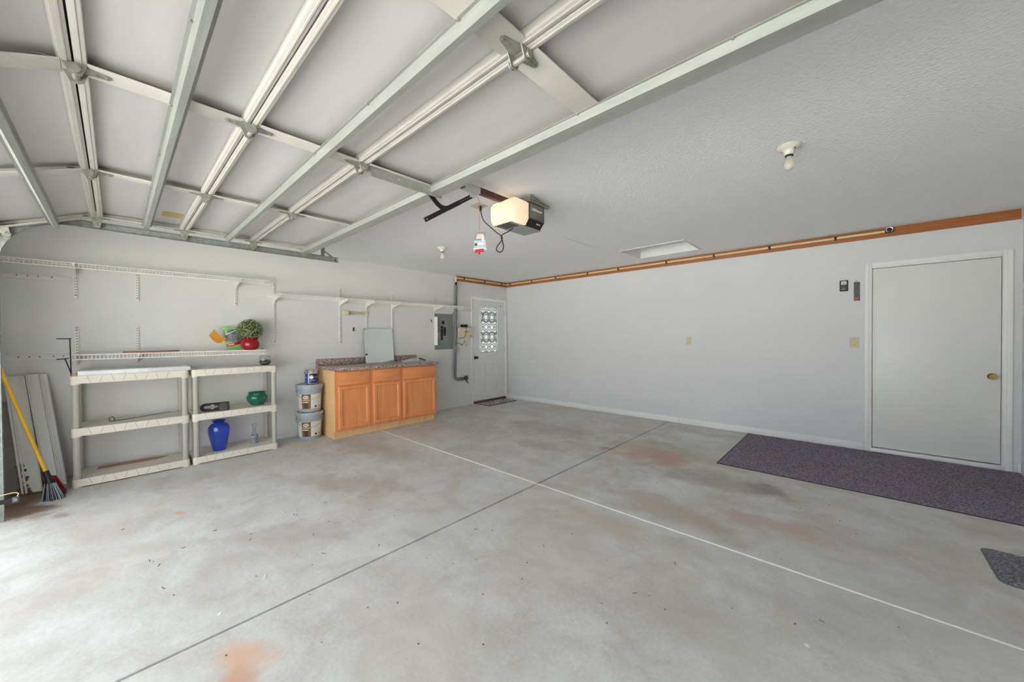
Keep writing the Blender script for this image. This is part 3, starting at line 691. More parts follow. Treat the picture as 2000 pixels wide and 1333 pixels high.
# grey riser pipe to a spigot
cp = empty('riser_pipe', (.04, -1.45, .53), 'grey vertical pipe ending in an elbow and hose spigot', 'pipe')
obj('coupling', MB().cyl((.04, -1.425, 2.37), (.04, -1.428, 2.30), .02, n=12), black_m, cp)
obj('pipe', MB().tube([(.04, -1.428, 2.31), (.04, -1.455, 1.2), (.04, -1.468, .62), (.04, -1.462, .575), (.04, -1.44, .545), (.04, -1.40, .53), (.04, -1.30, .528)], .0255, 12), cond_m, cp)
obj('fitting', MB().cyl((.04, -1.40, .53), (.04, -1.35, .529), .031, n=12).cyl((.04, -1.33, .529), (.04, -1.29, .528), .034, n=12), cond_m, cp)
sp = obj('spigot', MB().cyl((.04, -1.29, .528), (.05, -1.20, .545), .024, .03, n=12).cyl((.05, -1.20, .50), (.05, -1.20, .585), .034, n=14).cyl((.05, -1.23, .53), (.09, -1.20, .45), .013, n=8), knobd_m, cp)
obj('lever', MB().cyl((.09, -1.20, .45), (.10, -1.19, .425), .012, n=8), steel_m, sp)
obj('pipe_clip', MB().box(.002, .07, -1.485, -1.41, 1.78, 1.80, bev=.002), galvd_m, cp)

# ------------------------------------------------------------------ electrics on the left wall
ep = empty('breaker_panel', (0, -1.69, 1.11), 'grey electrical breaker panel with open cover on the wall', 'electrical panel')
bo = obj('cover', MB().box(0, .022, -1.89, -1.495, 1.11, 1.762, bev=.004), panelg_m, ep)
obj('dead_front', MB().box(.022, .025, -1.79, -1.625, 1.20, 1.69, bev=.002), M('grey_enamel_inner', (138, 146, 141), .4), bo)
for (y0, y1, z0, z1) in ((-1.775, -1.725, 1.275, 1.545), (-1.712, -1.662, 1.36, 1.545)):
    nb = int((z1-z0)/.0265)
    for i in range(nb): obj('breaker', MB().box(.025, .033, y0, y1, z0+.0265*i+.0015, z0+.0265*(i+1)-.0015, bev=.002).box(.033, .039, (y0+y1)/2-.010, (y0+y1)/2+.004, z0+.0265*i+.008, z0+.0265*i+.018), black_m, bo)
obj('main_breaker', MB().box(.025, .034, -1.748, -1.692, 1.575, 1.635, bev=.003).box(.034, .042, -1.728, -1.712, 1.595, 1.615), black_m, bo)
obj('paper_label', MB().box(.022, .0228, -1.882, -1.80, 1.335, 1.42), M('tan_label', (176, 150, 136), .6), bo)
obj('open_cover_edge', MB().box(0, .10, -1.905, -1.893, 1.19, 1.70, bev=.003), std_m, ep)
for z in (1.13, 1.74): pieces('screw', MB().cyl((.022, -1.875, z), (.025, -1.875, z), .006, n=8).cyl((.022, -1.51, z), (.025, -1.51, z), .006, n=8), knobd_m, bo)
ab = empty('alarm_control_box', (0, -1.21, 1.32), 'cream alarm control box with black adapter on top', 'control box')
obj('case', MB().box(0, .075, -1.395, -1.035, 1.322, 1.52, bev=.012), cream_m, ab)
pieces('printed_strip', MB().box(.075, .076, -1.26, -1.14, 1.432, 1.44).box(.075, .076, -1.34, -1.27, 1.485, 1.49), char_m, ab)
pieces('indicator', MB().cyl((.075, -1.115, 1.35), (.078, -1.115, 1.35), .009, n=10).cyl((.075, -1.08, 1.35), (.078, -1.08, 1.35), .009, n=10), char_m, ab)
obj('adapter', MB().box(.01, .07, -1.30, -1.17, 1.52, 1.575, bev=.004), black_m, ab)
obj('lead', MB().tube(smoothpath([(.072, -1.21, 1.52), (.085, -1.215, 1.47), (.085, -1.24, 1.38), (.082, -1.28, 1.325), (.07, -1.34, 1.305), (.02, -1.40, 1.34), (.01, -1.405, 1.5)]), .0035, 6), bsteel_m, ab)
dc = obj('low_voltage_wire', MB().tube(smoothpath([(.01, -1.425, 1.205), (.02, -1.36, 1.215), (.02, -1.31, 1.205), (.02, -1.275, 1.165), (.02, -1.26, 1.20), (.02, -1.215, 1.235), (.01, -1.20, 1.27)]), .004, 6), char_m, org=(.01, -1.3, 1.2)); tag(dc, 'thin dark loose wire below the cream alarm box', 'wire')
def plate(name, y, z, lab, hw=.036, hh=.058):
    e = empty(name, (0, y, z), lab, 'outlet')
    obj('plate', MB().box(0, .006, y-hw, y+hw, z-hh, z+hh, bev=.003), cream_m, e)
    pieces('socket', MB().box(.006, .009, y-.016, y+.016, z-.04, z-.012, bev=.002).box(.006, .009, y-.016, y+.016, z+.012, z+.04, bev=.002), ivory_m, e); return e
plate('wall_outlet', -1.148, 1.205, 'cream duplex outlet below the alarm control box')
plate('wall_outlet', -1.355, 1.095, 'cream duplex outlet right beside the grey riser pipe')
o = obj('ledge_strip', MB().box(0, .014, -1.40, -1.02, 1.835, 1.875, bev=.002), wallL_m, org=(0, -1.2, 1.85)); tag(o, 'painted wood strip between the riser pipe and glazed door', 'trim strip')
o = obj('wall_hook', MB().tube([(0, -1.975, 1.64), (.02, -1.975, 1.64), (.032, -1.975, 1.62), (.03, -1.975, 1.60)], .006, 6), black_m, org=(0, -1.975, 1.62)); tag(o, 'small black wall hook beside the breaker panel', 'hook')
e = empty('key_hook', (0, -3.36, 1.46), 'tiny steel hook plate on the wall above the counter', 'hook')
obj('plate', MB().box(0, .004, -3.375, -3.345, 1.435, 1.49, bev=.0015), knobd_m, e); obj('peg', MB().tube([(.004, -3.36, 1.455), (.02, -3.36, 1.452), (.022, -3.36, 1.465)], .004, 6), steel_m, e)
# towel rail between the standards
e = empty('towel_bar', (0, -3.34, 1.70), 'cream plastic towel bar mounted under the wire shelf', 'towel bar')
obj('end_bracket', MB().box(0, .09, -3.535, -3.46, 1.675, 1.735, bev=.006), cream_m, e)
obj('end_bracket', MB().box(0, .035, -3.23, -3.135, 1.68, 1.735, bev=.012), cream_m, e)
obj('bar', MB().cyl((.05, -3.47, 1.705), (.022, -3.20, 1.708), .017, n=12), M('beige_bar', (196, 182, 152), .45), e)
pieces('screw', MB().cyl((.035, -3.15, 1.715), (.037, -3.15, 1.715), .006, n=8).cyl((.035, -3.21, 1.70), (.037, -3.21, 1.70), .006, n=8), knobd_m, e)

# back wall small things
e = empty('wall_outlet', (3.747, 0, 1.252), 'cream duplex outlet alone on the bare back wall', 'outlet')
obj('plate', MB().box(3.711, 3.783, -.006, 0, 1.192, 1.312, bev=.003), ivory_m, e)
pieces('socket', MB().box(3.731, 3.763, -.009, -.006, 1.212, 1.244, bev=.002).box(3.731, 3.763, -.009, -.006, 1.26, 1.292, bev=.002), cream_m, e)
pieces('slot', MB().box(3.738, 3.741, -.0096, -.009, 1.222, 1.234).box(3.752, 3.755, -.0096, -.009, 1.222, 1.234).box(3.738, 3.741, -.0096, -.009, 1.27, 1.282).box(3.752, 3.755, -.0096, -.009, 1.27, 1.282), gap_m, e)
e = empty('light_switch', (5.556, 0, 1.235), 'ivory light switch plate left of the entry door', 'switch')
obj('plate', MB().box(5.517, 5.596, -.006, 0, 1.175, 1.295, bev=.003), ivory_m, e)
obj('toggle', MB().box(5.549, 5.563, -.018, -.006, 1.238, 1.258, bev=.003), cream_m, e)
pieces('screw', MB().cyl((5.556, -.006, 1.205), (5.556, -.0072, 1.205), .004, n=8).cyl((5.556, -.006, 1.272), (5.556, -.0072, 1.272), .004, n=8), knobd_m, e)
e = empty('opener_wall_control', (5.465, 0, 1.895), 'black garage door wall control with pale button', 'control')
obj('case', MB().box(5.429, 5.501, -.02, 0, 1.833, 1.96, bev=.004), black_m, e)
obj('push_button', MB().box(5.441, 5.491, -.023, -.02, 1.908, 1.95, bev=.002), M('pale_grey_button', (206, 206, 204), .5), e)
obj('button_mark', MB().cyl((5.466, -.023, 1.922), (5.466, -.0238, 1.922), .005, n=10), char_m, e)
obj('small_keys', MB().box(5.441, 5.491, -.022, -.02, 1.868, 1.90, bev=.002), M('slate_button', (72, 72, 80), .5), e)
obj('printed_line', MB().box(5.443, 5.485, -.021, -.0195, 1.855, 1.861), M('silver_print', (170, 170, 172), .5), e)
e = empty('wall_thermometer', (5.577, 0, 1.82), 'dark decorative thermometer hanging left of the entry door', 'thermometer')
bp_ = obj('back_plate', MB().box(5.551, 5.603, -.008, 0, 1.715, 1.93, bev=.002), M('slate_grey_plate', (92, 96, 94), .6, var=.2, vs=30), e)
obj('hanger', MB().tube([(5.565, -.004, 1.93), (5.577, -.004, 1.956), (5.589, -.004, 1.93)], .0016, 5), char_m, e)
obj('tube', MB().box(5.583, 5.591, -.011, -.008, 1.775, 1.92), M('dark_slate', (50, 54, 52), .5), e)
m = MB()
for i in range(11): m.box(5.585, 5.598, -.0118, -.0108, 1.785+.012*i, 1.788+.012*i)
pieces('scale_mark', m, M('pale_scale', (160, 162, 158), .5), e)
obj('painted_apple', MB().cyl((5.573, -.008, 1.735), (5.573, -.016, 1.735), .019, n=14).cyl((5.59, -.008, 1.752), (5.59, -.013, 1.752), .012, n=12), M('faded_red', (170, 90, 88), .6), e)
obj('painted_leaf', MB().cyl((5.577, -.008, 1.768), (5.577, -.011, 1.768), .012, n=8), M('faded_green', (60, 104, 74), .6), e)

# ------------------------------------------------------------------ wall shelving: standards and wire shelves
def standard(y, z0, z1, lab, grp):
    e = empty('shelf_standard', (0, y, z0), lab, 'shelf track', grp)
    obj('channel', MB().box(0, .013, y-.0125, y+.0125, z0, z1, bev=.0015), std_m, e)
    m = MB(); z = z0+.02
    while z < z1-.02:
        for s in (-1, 1): m.box(.0128, .0134, y+s*.005-.002, y+s*.005+.002, z, z+.013)  # dark plates proud of the face put the slots' recess shade into colour
        z += .027
    m.cyl((.0125, y, z0+.03), (.0145, y, z0+.03), .004, n=6).cyl((.0125, y, z1-.03), (.0145, y, z1-.03), .004, n=6)
    stuff(obj('slots', m, char_m, e)); return e
g1 = 'slotted shelf standards on the left wall'
for y, lab in ((-6.076, 'leftmost short slotted standard under the high wire shelf'), (-5.655, 'middle short slotted standard under the high wire shelf'), (-4.81, 'rightmost short slotted standard under the high wire shelf')):
    standard(y, 1.74, 2.08, lab, g1)
for y, lab in ((-4.404, 'long slotted standard above the topiary plant'), (-3.565, 'long slotted standard left of the towel bar'), (-3.159, 'long slotted standard behind the mirror edge'), (-2.727, 'long slotted standard right of the leaning mirror'), (-1.893, 'long slotted standard above the breaker panel')):
    standard(y, 1.775 if y > -2 else 1.25 if y > -4 else 1.26, 2.065, lab, g1)
for y, lab in ((-6.074, 'low slotted standard beside the wire hooks'), (-5.66, 'low slotted standard above the brown strips')):
    standard(y, 1.10, 1.464, lab, g1)
def wire_shelf(y0, y1, z, lab, brk, depth=.30):
    e = empty('wire_shelf', (0, (y0+y1)/2, z), lab, 'shelf', 'white wire shelves on the left wall')
    m = MB(); n = int((y1-y0)/.0254)
    for i in range(n+1):
        y = y0+(y1-y0)*i/n; m.tube([(.012, y, z), (depth, y, z), (depth+.003, y, z-.046)], .0027, 4)
    stuff(obj('deck_wires', m, wire_m, e))
    for (x, zz) in ((.012, z-.004), (depth*.5, z-.004), (depth, z-.003), (depth+.003, z-.046)):
        obj('rod', MB().cyl((x, y0, zz), (x, y1, zz), 0.0045, n=6), wire_m, e)
    for y in brk:
        m = MB().prism([(.012, z-.006), (.29, z-.006), (.29, z-.03), (.06, z-.075), (.012, z-.105)], 'y', y-.006, y+.006)
        obj('bracket', m, std_m, e)
    return e
wire_shelf(YF+.02, -4.53, 2.043, 'high white wire shelf nearest the garage door track', (-6.076, -4.81))
wire_shelf(-4.55, -1.465, 1.895, 'longest white wire shelf above the mirror and cabinets', (-4.404, -3.565, -3.159, -2.727, -1.893))
wire_shelf(-6.10, -4.575, 1.195, 'low white wire shelf carrying the topiary plant', (-6.074, -5.66))
for z0, z1, lab in ((1.895, 1.943, 'upper painted ledger board with nail holes'), (1.148, 1.198, 'lower painted ledger board above the leaning boards')):
    e = empty('ledger_board', (0, -6.3, z0), lab, 'board')
    obj('board', MB().box(0, .013, YF+.01, -6.105, z0, z1, bev=.0015), wallL_m, e)
    m = MB()
    for y in (-6.42, -6.36, -6.30, -6.22, -6.16)[:4 if z0 > 1.5 else 5]: m.cyl((.0125, y, (z0+z1)/2+.006), (.0137, y, (z0+z1)/2+.006), .005, n=8)
    pieces('nail_hole', m, gap_m, e)

# ------------------------------------------------------------------ plastic shelving units
def rrect(x0, x1, y0, y1, r, k=4):
    o_ = []
    for (cx, cy, a) in ((x1-r, y1-r, 0), (x0+r, y1-r, 90), (x0+r, y0+r, 180), (x1-r, y0+r, 270)):
        for i in range(k+1): t = R(a+90*i/k); o_.append((cx+r*math.cos(t), cy+r*math.sin(t)))
    return o_
def unit(y0, y1, lab):
    e = empty('shelving_unit', (.26, (y0+y1)/2, 0), lab, 'shelving', 'beige plastic shelving units')
    X0, X1 = .045, .465; tiers = [(.0, .076), (.455, .535), (.927, 1.007)]
    for ti, (z0, z1) in enumerate(tiers):
        t = MB().prism(rrect(X0, X1, y0, y1, .032), 'z', z0+.012, z1)
        for x in (X0+.031, X1-.031):
            for y in (y0+.031, y1-.031): t.cyl((x, y, z0), (x, y, z1), .032, n=16)
        s_ = obj('shelf', t, resin_m, e)
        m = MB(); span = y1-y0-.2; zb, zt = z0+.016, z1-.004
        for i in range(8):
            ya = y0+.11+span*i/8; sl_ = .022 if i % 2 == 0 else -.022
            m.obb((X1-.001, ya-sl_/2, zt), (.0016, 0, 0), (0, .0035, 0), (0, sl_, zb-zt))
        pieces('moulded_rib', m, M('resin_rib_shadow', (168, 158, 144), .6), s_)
        obj('lip', MB().box(X1-.003, X1+.003, y0+.06, y1-.06, z0+.010, z0+.015, bev=.001), resin_m, s_)
    for (z0, z1) in ((.076, .455), (.535, .927)):
        for x in (X0+.031, X1-.031):
            for y in (y0+.031, y1-.031):
                t = MB().cyl((x, y, z0), (x, y, z1), .0245, n=16).cyl((x, y, z0), (x, y, z0+.012), .028, n=16)
                obj('post', t, post_m, e)
    return e
unit(-6.10, -5.303, 'beige three tier plastic shelving unit under the white marble board')
unit(-5.278, -4.497, 'beige three tier plastic shelving unit holding the blue vase')
o = obj('marble_board', MB().box(.03, .47, -6.055, -5.288, 1.0085, 1.05, bev=.003), marble_m, org=(.25, -5.67, 1.0085)); tag(o, 'white marble pattern board lying on the shelving unit', 'board')
o = obj('wood_block', MB().box(.40, .45, -6.09, -6.06, 1.0075, 1.03, bev=.002), M('raw_pine', (196, 160, 116), .7), org=(.42, -6.075, 1.0075)); tag(o, 'small raw wood block at the end of marble board', 'block')
# wire plant hooks standing on the left unit
def hook(lab, base, bend, topz, loop):
    pts = [base, bend]+loop
    o_ = obj('wire_plant_hook', MB().tube(pts, .0042, 6), black_m, org=base); tag(o_, lab, 'wire hook', 'black wire plant hooks'); return o_
hook('taller black wire plant hook standing beside the low wire shelf', (.40, -6.094, 1.008), (.36, -6.10, 1.342), 0, [(.36, -6.09, 1.345)] + [(.36+.02*math.sin(a), -6.115-.03*(1-math.cos(a)), 1.343) for a in [R(20*i) for i in range(0, 14)]])
hook('shorter black wire plant hook crossing the taller one', (.41, -6.088, 1.008), (.44, -6.125, 1.165), 0, [(.44, -6.105, 1.168), (.43, -6.16, 1.162), (.42, -6.172, 1.162), (.41, -6.16, 1.163)])
o = obj('looped_wire', MB().tube(smoothpath([(.30, -5.845, .541), (.29, -5.835, .56), (.29, -5.85, .585), (.29, -5.868, .575), (.29, -5.868, .552), (.28, -5.85, .541), (.24, -5.70, .542), (.16, -5.56, .541), (.10, -5.42, .541)]), .003, 6), char_m, org=(.28, -5.85, .541)); tag(o, 'thin dark wire with a loop on the middle shelf', 'wire')
o = obj('cardboard_scrap', MB().prism([(.10, -5.95), (.20, -5.96), (.22, -5.55), (.14, -5.45), (.09, -5.6)], 'z', .0765, .081), card_m, org=(.15, -5.7, .0765)); tag(o, 'torn cardboard scrap on the bottom shelf', 'cardboard')
for i, (y0, y1, x) in enumerate(((-5.77, -5.35, .22), (-5.74, -5.40, .25))):
    o = obj('wood_strip', MB().box(x-.012, x+.012, y0, y1, 1.199, 1.214, bev=.002), cop_m, org=(x, (y0+y1)/2, 1.199))
    tag(o, ['longer thin brown wood strip on the low wire shelf', 'shorter thin brown wood strip on the low wire shelf'][i], 'wood strip', 'brown strips on the wire shelf')

# topiary in a red pot
TP = (.225, -4.715); zt = 1.198
e = empty('potted_topiary', (TP[0], TP[1], zt), 'round green topiary ball in a red pot', 'potted plant')
obj('pot', MB().lathe((TP[0], TP[1], zt), [(.058, 0), (.078, .015), (.093, .05), (.094, .075), (.084, .11), (.072, .122), (.082, .135), (.090, .140), (.084, .143), (.066, .128)], 36, f=lambda t: 1+.018*math.sin(14*t)), redpot_m, e)
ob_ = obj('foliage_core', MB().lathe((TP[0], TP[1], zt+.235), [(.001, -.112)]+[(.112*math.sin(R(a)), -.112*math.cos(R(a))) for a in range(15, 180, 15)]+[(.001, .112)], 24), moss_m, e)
lv = MB(); mi = []
for i in range(2600):
    z = random.uniform(-1, 1); a = random.uniform(0, 2*math.pi); s_ = math.sqrt(1-z*z); n = Vector((s_*math.cos(a), s_*math.sin(a), z))
    c = Vector((TP[0], TP[1], zt+.235))+n*random.uniform(.112, .134)
    t = n.orthogonal().normalized(); t.rotate(Matrix.Rotation(random.uniform(0, 6.28), 3, n)); bt = n.cross(t)
    d = (n*random.uniform(.3, .9)+t).normalized(); L_ = random.uniform(.009, .015); w_ = L_*.35
    lv.quad(c-d*L_*.5, c+bt*w_, c+d*L_, c-bt*w_)
    patch = math.sin(9*n.y+2)*math.sin(8*n.z+1)*math.sin(7*n.x)
    mi.append(2 if patch > .3 and random.random() < .7 else random.choice((0, 0, 1)))
bm_ = lv.b; bm_.faces.ensure_lookup_table()
for i, fc in enumerate(bm_.faces): fc.material_index = mi[i]
stuff(obj('leaves', lv, [leaf1_m, leaf2_m, leaf3_m], e, smooth=0))
# seed bag and orange paper behind it
def pillow(m, o, ux, uz, nrm, w, h, d, nx=8, nz=10):
    o, ux, uz, nrm = map(Vector, (o, ux, uz, nrm)); F = []; Bk = []
    for j in range(nz+1):
        fr = []; br_ = []
        for i in range(nx+1):
            u = i/nx; v_ = j/nz; th = d*(max(0, 4*u*(1-u))**.5)*(max(0, 4*v_*(1-v_))**.5); p = o+ux*w*(u-.5)+uz*h*v_
            fr.append(m.b.verts.new(p+nrm*(th/2+.0005+.003*math.sin(9*u+7*v_)))); br_.append(m.b.verts.new(p-nrm*(th/2+.0005)))
        F.append(fr); Bk.append(br_)
    for j in range(nz):
        for i in range(nx):
            m.b.faces.new((F[j][i], F[j][i+1], F[j+1][i+1], F[j+1][i])); m.b.faces.new((Bk[j][i+1], Bk[j][i], Bk[j+1][i], Bk[j+1][i+1]))
    for i in range(nx): m.b.faces.new((F[0][i], Bk[0][i], Bk[0][i+1], F[0][i+1])); m.b.faces.new((F[nz][i+1], Bk[nz][i+1], Bk[nz][i], F[nz][i]))
    for j in range(nz): m.b.faces.new((F[j+1][0], Bk[j+1][0], Bk[j][0], F[j][0])); m.b.faces.new((F[j][nx], Bk[j][nx], Bk[j+1][nx], F[j+1][nx]))
    return m
BG = (.062, -4.835, zt+.002)
e = empty('seed_bag', BG, 'green plastic bag with dark photo print and red band', 'bag')
uy = Vector((.06, .99, 0)).normalized(); uz_ = Vector((0, -.16, .98)).normalized(); nn = uy.cross(uz_).normalized()
m = pillow(MB(), BG, uy, uz_, nn, .16, .285, .07); bm_ = m.b; bm_.faces.ensure_lookup_table()
bag = obj('pouch', m, bag1_m, e)
m = MB(); 
def patch(m, u0, u1, v0, v1, slant=0., off=.003, k=4):
    V = []
    for j in range(k+1):
        for i in range(k+1):
            u = u0+(u1-u0)*i/k; v_ = v0+(v1-v0)*j/k+slant*(u-.5); th = .07*(max(0, 4*u*(1-u))**.5)*(max(0, 4*v_*(1-v_))**.5)
            V.append(m.b.verts.new(Vector(BG)+uy*.16*(u-.5)+uz_*.285*v_+nn*(th/2+off+.003*math.sin(9*u+7*v_))))
    for j in range(k):
        for i in range(k): q = j*(k+1)+i; m.b.faces.new((V[q], V[q+1], V[q+k+2], V[q+k+1]))
    return m
obj('photo_print', patch(MB(), .06, .97, .34, .86, .06), bag2_m, bag)
obj('red_band', patch(MB(), .03, .97, .19, .31, .13, .004), red_m, bag)
obj('band_lettering', patch(MB(), .14, .50, .235, .265, .13, .0052), txtw_m, bag)
obj('arch_print', patch(MB(), .10, .80, .74, .77, .25, .005), txtw_m, bag)
m = MB(); rows = []
for i in range(9):
    t = i/8; c = Vector((.17-.03*t, -5.045+.13*t, 1.445-.10*t-.035*math.sin(math.pi*t))); wv = Vector((.01, -.04, -.055+.02*t)).normalized()*.088
    rows.append([m.b.verts.new(c+q) for q in (Vector((0, 0, 0))+wv*.0, wv, wv+Vector((-.003, 0, 0)), Vector((-.003, 0, 0)))])
for A, B in zip(rows, rows[1:]):
    for j in range(4): m.b.faces.new((A[j], A[(j+1) % 4], B[(j+1) % 4], B[j]))
m.b.faces.new(rows[0][::-1]); m.b.faces.new(rows[-1])
o = obj('orange_packet', m, orange_m, org=(.16, -4.97, 1.36)); tag(o, 'curled orange paper packet tucked beside the green bag', 'packet')
o = obj('wood_peg', MB().cyl((.22, -4.60, 1.206), (.26, -4.585, 1.206), .008, n=8), M('peg_wood', (180, 140, 104), .7), org=(.24, -4.59, 1.2)); tag(o, 'small wooden peg beside the red pot', 'peg')

# glass bowl with moss on the right unit
GB = (.24, -4.568, 1.0085)
e = empty('glass_bowl', GB, 'clear glass fishbowl with dark green moss on the shelving unit', 'bowl')
obj('bowl', MB().lathe(GB, [(.035, 0), (.055, .012), (.072, .05), (.068, .085), (.055, .108), (.050, .112), (.051, .106), (.064, .084), (.068, .05), (.052, .016), (.001, .006)], 32), glass_m, e)
mo = MB()
for i in range(150):
    a = random.uniform(0, 6.28); r_ = .052*math.sqrt(random.random()); c = Vector((GB[0]+r_*math.cos(a), GB[1]+r_*math.sin(a), GB[2]+random.uniform(.04, .06)))
    d = Vector((random.gauss(0, 1), random.gauss(0, 1), random.gauss(0, .8))).normalized(); b2 = d.orthogonal().normalized(); mo.quad(c-d*.01, c+b2*.004, c+d*.012, c-b2*.004)
stuff(obj('moss', mo, M('moss_green', (52, 74, 62), .8), e, smooth=0))
obj('pebbles', MB().lathe(GB, [(.001, .008), (.05, .018), (.062, .04), (.001, .042)], 20), M('olive_gravel', (136, 134, 104), .8, var=.3, vs=60), e)
# green glazed bowl and black strap on the middle shelf
GC = (.28, -4.665, .5355)
e = empty('green_bowl', GC, 'glossy green glazed ceramic bowl on the middle shelf', 'bowl')
obj('bowl', MB().lathe(GC, [(.062, 0), (.068, .006), (.09, .04), (.110, .085), (.106, .108), (.088, .128), (.090, .146), (.098, .152), (.092, .154), (.082, .144), (.080, .128), (.098, .105), (.100, .085), (.055, .012), (.001, .01)], 40), green_m, e)
e = empty('black_door_bumper', (.33, -5.08, .536), 'black strap with keyhole slot and rounded rubber block', 'bracket')
m = MB(); uA = Vector((.10, .995, 0)); L0 = Vector((.36, -5.205, .536))
def strap_ring():
    out = []; 
    for i in range(13): t = R(90+15*i); out.append((.045+.045*math.cos(t), .045+.045*math.sin(t)))
    out += [(.25, 0), (.25, .09)]
    return out
ou = strap_ring(); inn = [(.032, .045), (.034, .036), (.045, .030), (.085, .030), (.092, .020), (.105, .017), (.118, .022), (.124, .032), (.15, .034), (.15, .056), (.124, .058), (.118, .068), (.105, .073), (.092, .070), (.085, .060), (.045, .060), (.034, .054)]
cu = bpy.data.curves.new('strap', 'CURVE'); cu.dimensions = '2D'; cu.fill_mode = 'BOTH'; cu.extrude = .003
for pl_ in (ou, inn):
    sp_ = cu.splines.new('POLY'); sp_.points.add(len(pl_)-1); sp_.use_cyclic_u = True
    for q, pnt in zip(pl_, sp_.points): pnt.co = (q[0], q[1], 0, 1)
t_ = bpy.data.objects.new('strap', cu); me = bpy.data.meshes.new_from_object(t_); bpy.data.objects.remove(t_); bpy.data.curves.remove(cu)
me.transform(Matrix((uA, (0, 0, 1), uA.cross(Vector((0, 0, 1))))).transposed().to_4x4()); me.materials.append(black_m)
inst('strap', me, L0, e)
m = MB(); c0 = L0+uA*.195+Vector((.012, 0, .0445)); nx_ = uA.cross(Vector((0, 0, 1)))
m.cyl(c0-nx_*.003, c0+nx_*.055, .044, n=24); m.obb(c0-nx_*.003+Vector((0, 0, -.044)), uA*.055, nx_*.03, (0, 0, .088))
obj('rubber_block', m, M('speckled_rubber', (62, 62, 62), .8, col2=(88, 88, 86), vs=90), e)
# vases on the bottom shelf
VB = (.30, -5.035, .0765)
e = empty('blue_vase', VB, 'cobalt blue ribbed glass vase on the bottom shelf', 'vase')
obj('body', MB().lathe(VB, [(.056, 0), (.060, .01), (.076, .09), (.092, .17), (.101, .225), (.096, .265), (.076, .296), (.050, .311), (.046, .318)], 64, f=lambda t: 1+.012*math.cos(20*t)), cobalt_m, e)
obj('rim', MB().lathe(VB, [(.046, .316), (.050, .322), (.066, .334), (.068, .338), (.060, .339), (.044, .327), (.040, .318)], 40), cobalt_m, e)
VG = (.29, -4.70, .0765)
e = empty('glass_bud_vase', VG, 'small clear cut glass bud vase on the bottom shelf', 'vase')
obj('body', MB().lathe(VG, [(.032, 0), (.034, .006), (.030, .04), (.036, .085), (.030, .11), (.016, .14), (.015, .175), (.022, .215), (.030, .232), (.027, .234), (.019, .214), (.011, .175), (.012, .14), (.026, .108), (.031, .085), (.025, .04), (.001, .03)], 12), glass_m, e, smooth=0)
obj('cut_base', MB().lathe(VG, [(.0325, .008), (.0312, .04), (.0368, .083), (.034, .10)], 12, f=lambda t: 1.02+.05*math.cos(12*t)), M('cut_glass_facets', (176, 176, 184), .12, col2=(84, 84, 96), vs=90), e, smooth=0)

# ------------------------------------------------------------------ oak base cabinets and counter
XB, XFR, XDR = .012, .622, .642
def cabinet(y0, y1, cols, lab, left_side):
    e = empty('base_cabinet', (.3, (y0+y1)/2, 0), lab, 'cabinet', 'oak base cabinets')
    obj('carcass', MB().box(XB, XFR-.019, y0, y1, .10, .899), oaks_m, e, smooth=0)
    fb = MB(); ys = sorted([y0]+[v for c_ in cols for v in c_]+[y1])
    fb.box(XFR-.019, XFR, y0, y1, .105, .135).box(XFR-.019, XFR, y0, y1, .885, .899).box(XFR-.019, XFR, y0, y1, .69, .72)
    for a, b_ in zip(ys[0::2], ys[1::2]): fb.box(XFR-.019, XFR-.0002, a, b_, .1352, .8848)
    obj('face_frame', fb, oak_m, e, smooth=0)
    obj('toe_kick', MB().box(XFR-.075, XFR-.06, y0+.001, y1-.001, 0, .10), oaks_m, e, smooth=0)
    obj('plinth', MB().box(XB, XFR-.076, y0, y1, 0, .10), oaks_m, e, smooth=0)
    for (a, b_) in cols:
        a -= .006; b_ += .006
        obj('drawer_front', MB().box(XFR, XDR, a, b_, .712, .882, bev=.006), oakh_m, e)
        z0, z1, st = .128, .697, .052
        d_ = obj('cabinet_door', MB().frame(XFR, XDR, a, b_, z0, z1, st, .006), oak_m, e, smooth=20)
        obj('door_panel', MB().box(XFR, XFR+.006, a+st-.008, b_-st+.008, z0+st-.008, z1-st+.008), oak_m, d_)
    return e
cabinet(-3.885, -2.936, [(-3.84, -3.43), (-3.365, -2.957)], 'two door honey oak base cabinet beside the paint pails', True)
cabinet(-2.934, -2.312, [(-2.897, -2.335)], 'single door honey oak base cabinet nearest the breaker panel', False)
ct = empty('countertop', (.33, -3.09, .90), 'dark speckled laminate countertop with backsplash on oak cabinets', 'countertop')
obj('slab', MB().box(0, .668, -3.905, -2.285, .90, .943, bev=.006), lamin_m, ct)
obj('backsplash', MB().box(0, .022, -3.905, -2.285, .943, 1.036, bev=.004), lamin_m, ct)
# leaning mirror
mo_ = empty('leaning_mirror', (.06, -2.98, .943), 'frameless mirror sheet leaning on the wall above the counter', 'mirror')
b0 = Vector((.098, -3.225, .9435)); tz = Vector((-.039, -.012, .528)); 
obj('glass_sheet', MB().obb(b0, (-.026, .489, 0), (.004, 0, .0004), tz), mirror_m, mo_)
obj('backing', MB().obb(b0-Vector((.003, 0, 0)), (-.026, .489, 0), (.0025, 0, 0), tz), char_m, mo_)
obj('mirror_clip', MB().obb(b0+Vector((.004, .008, .12)), (0, .022, 0), (.004, 0, 0), tz*.05), char_m, mo_)
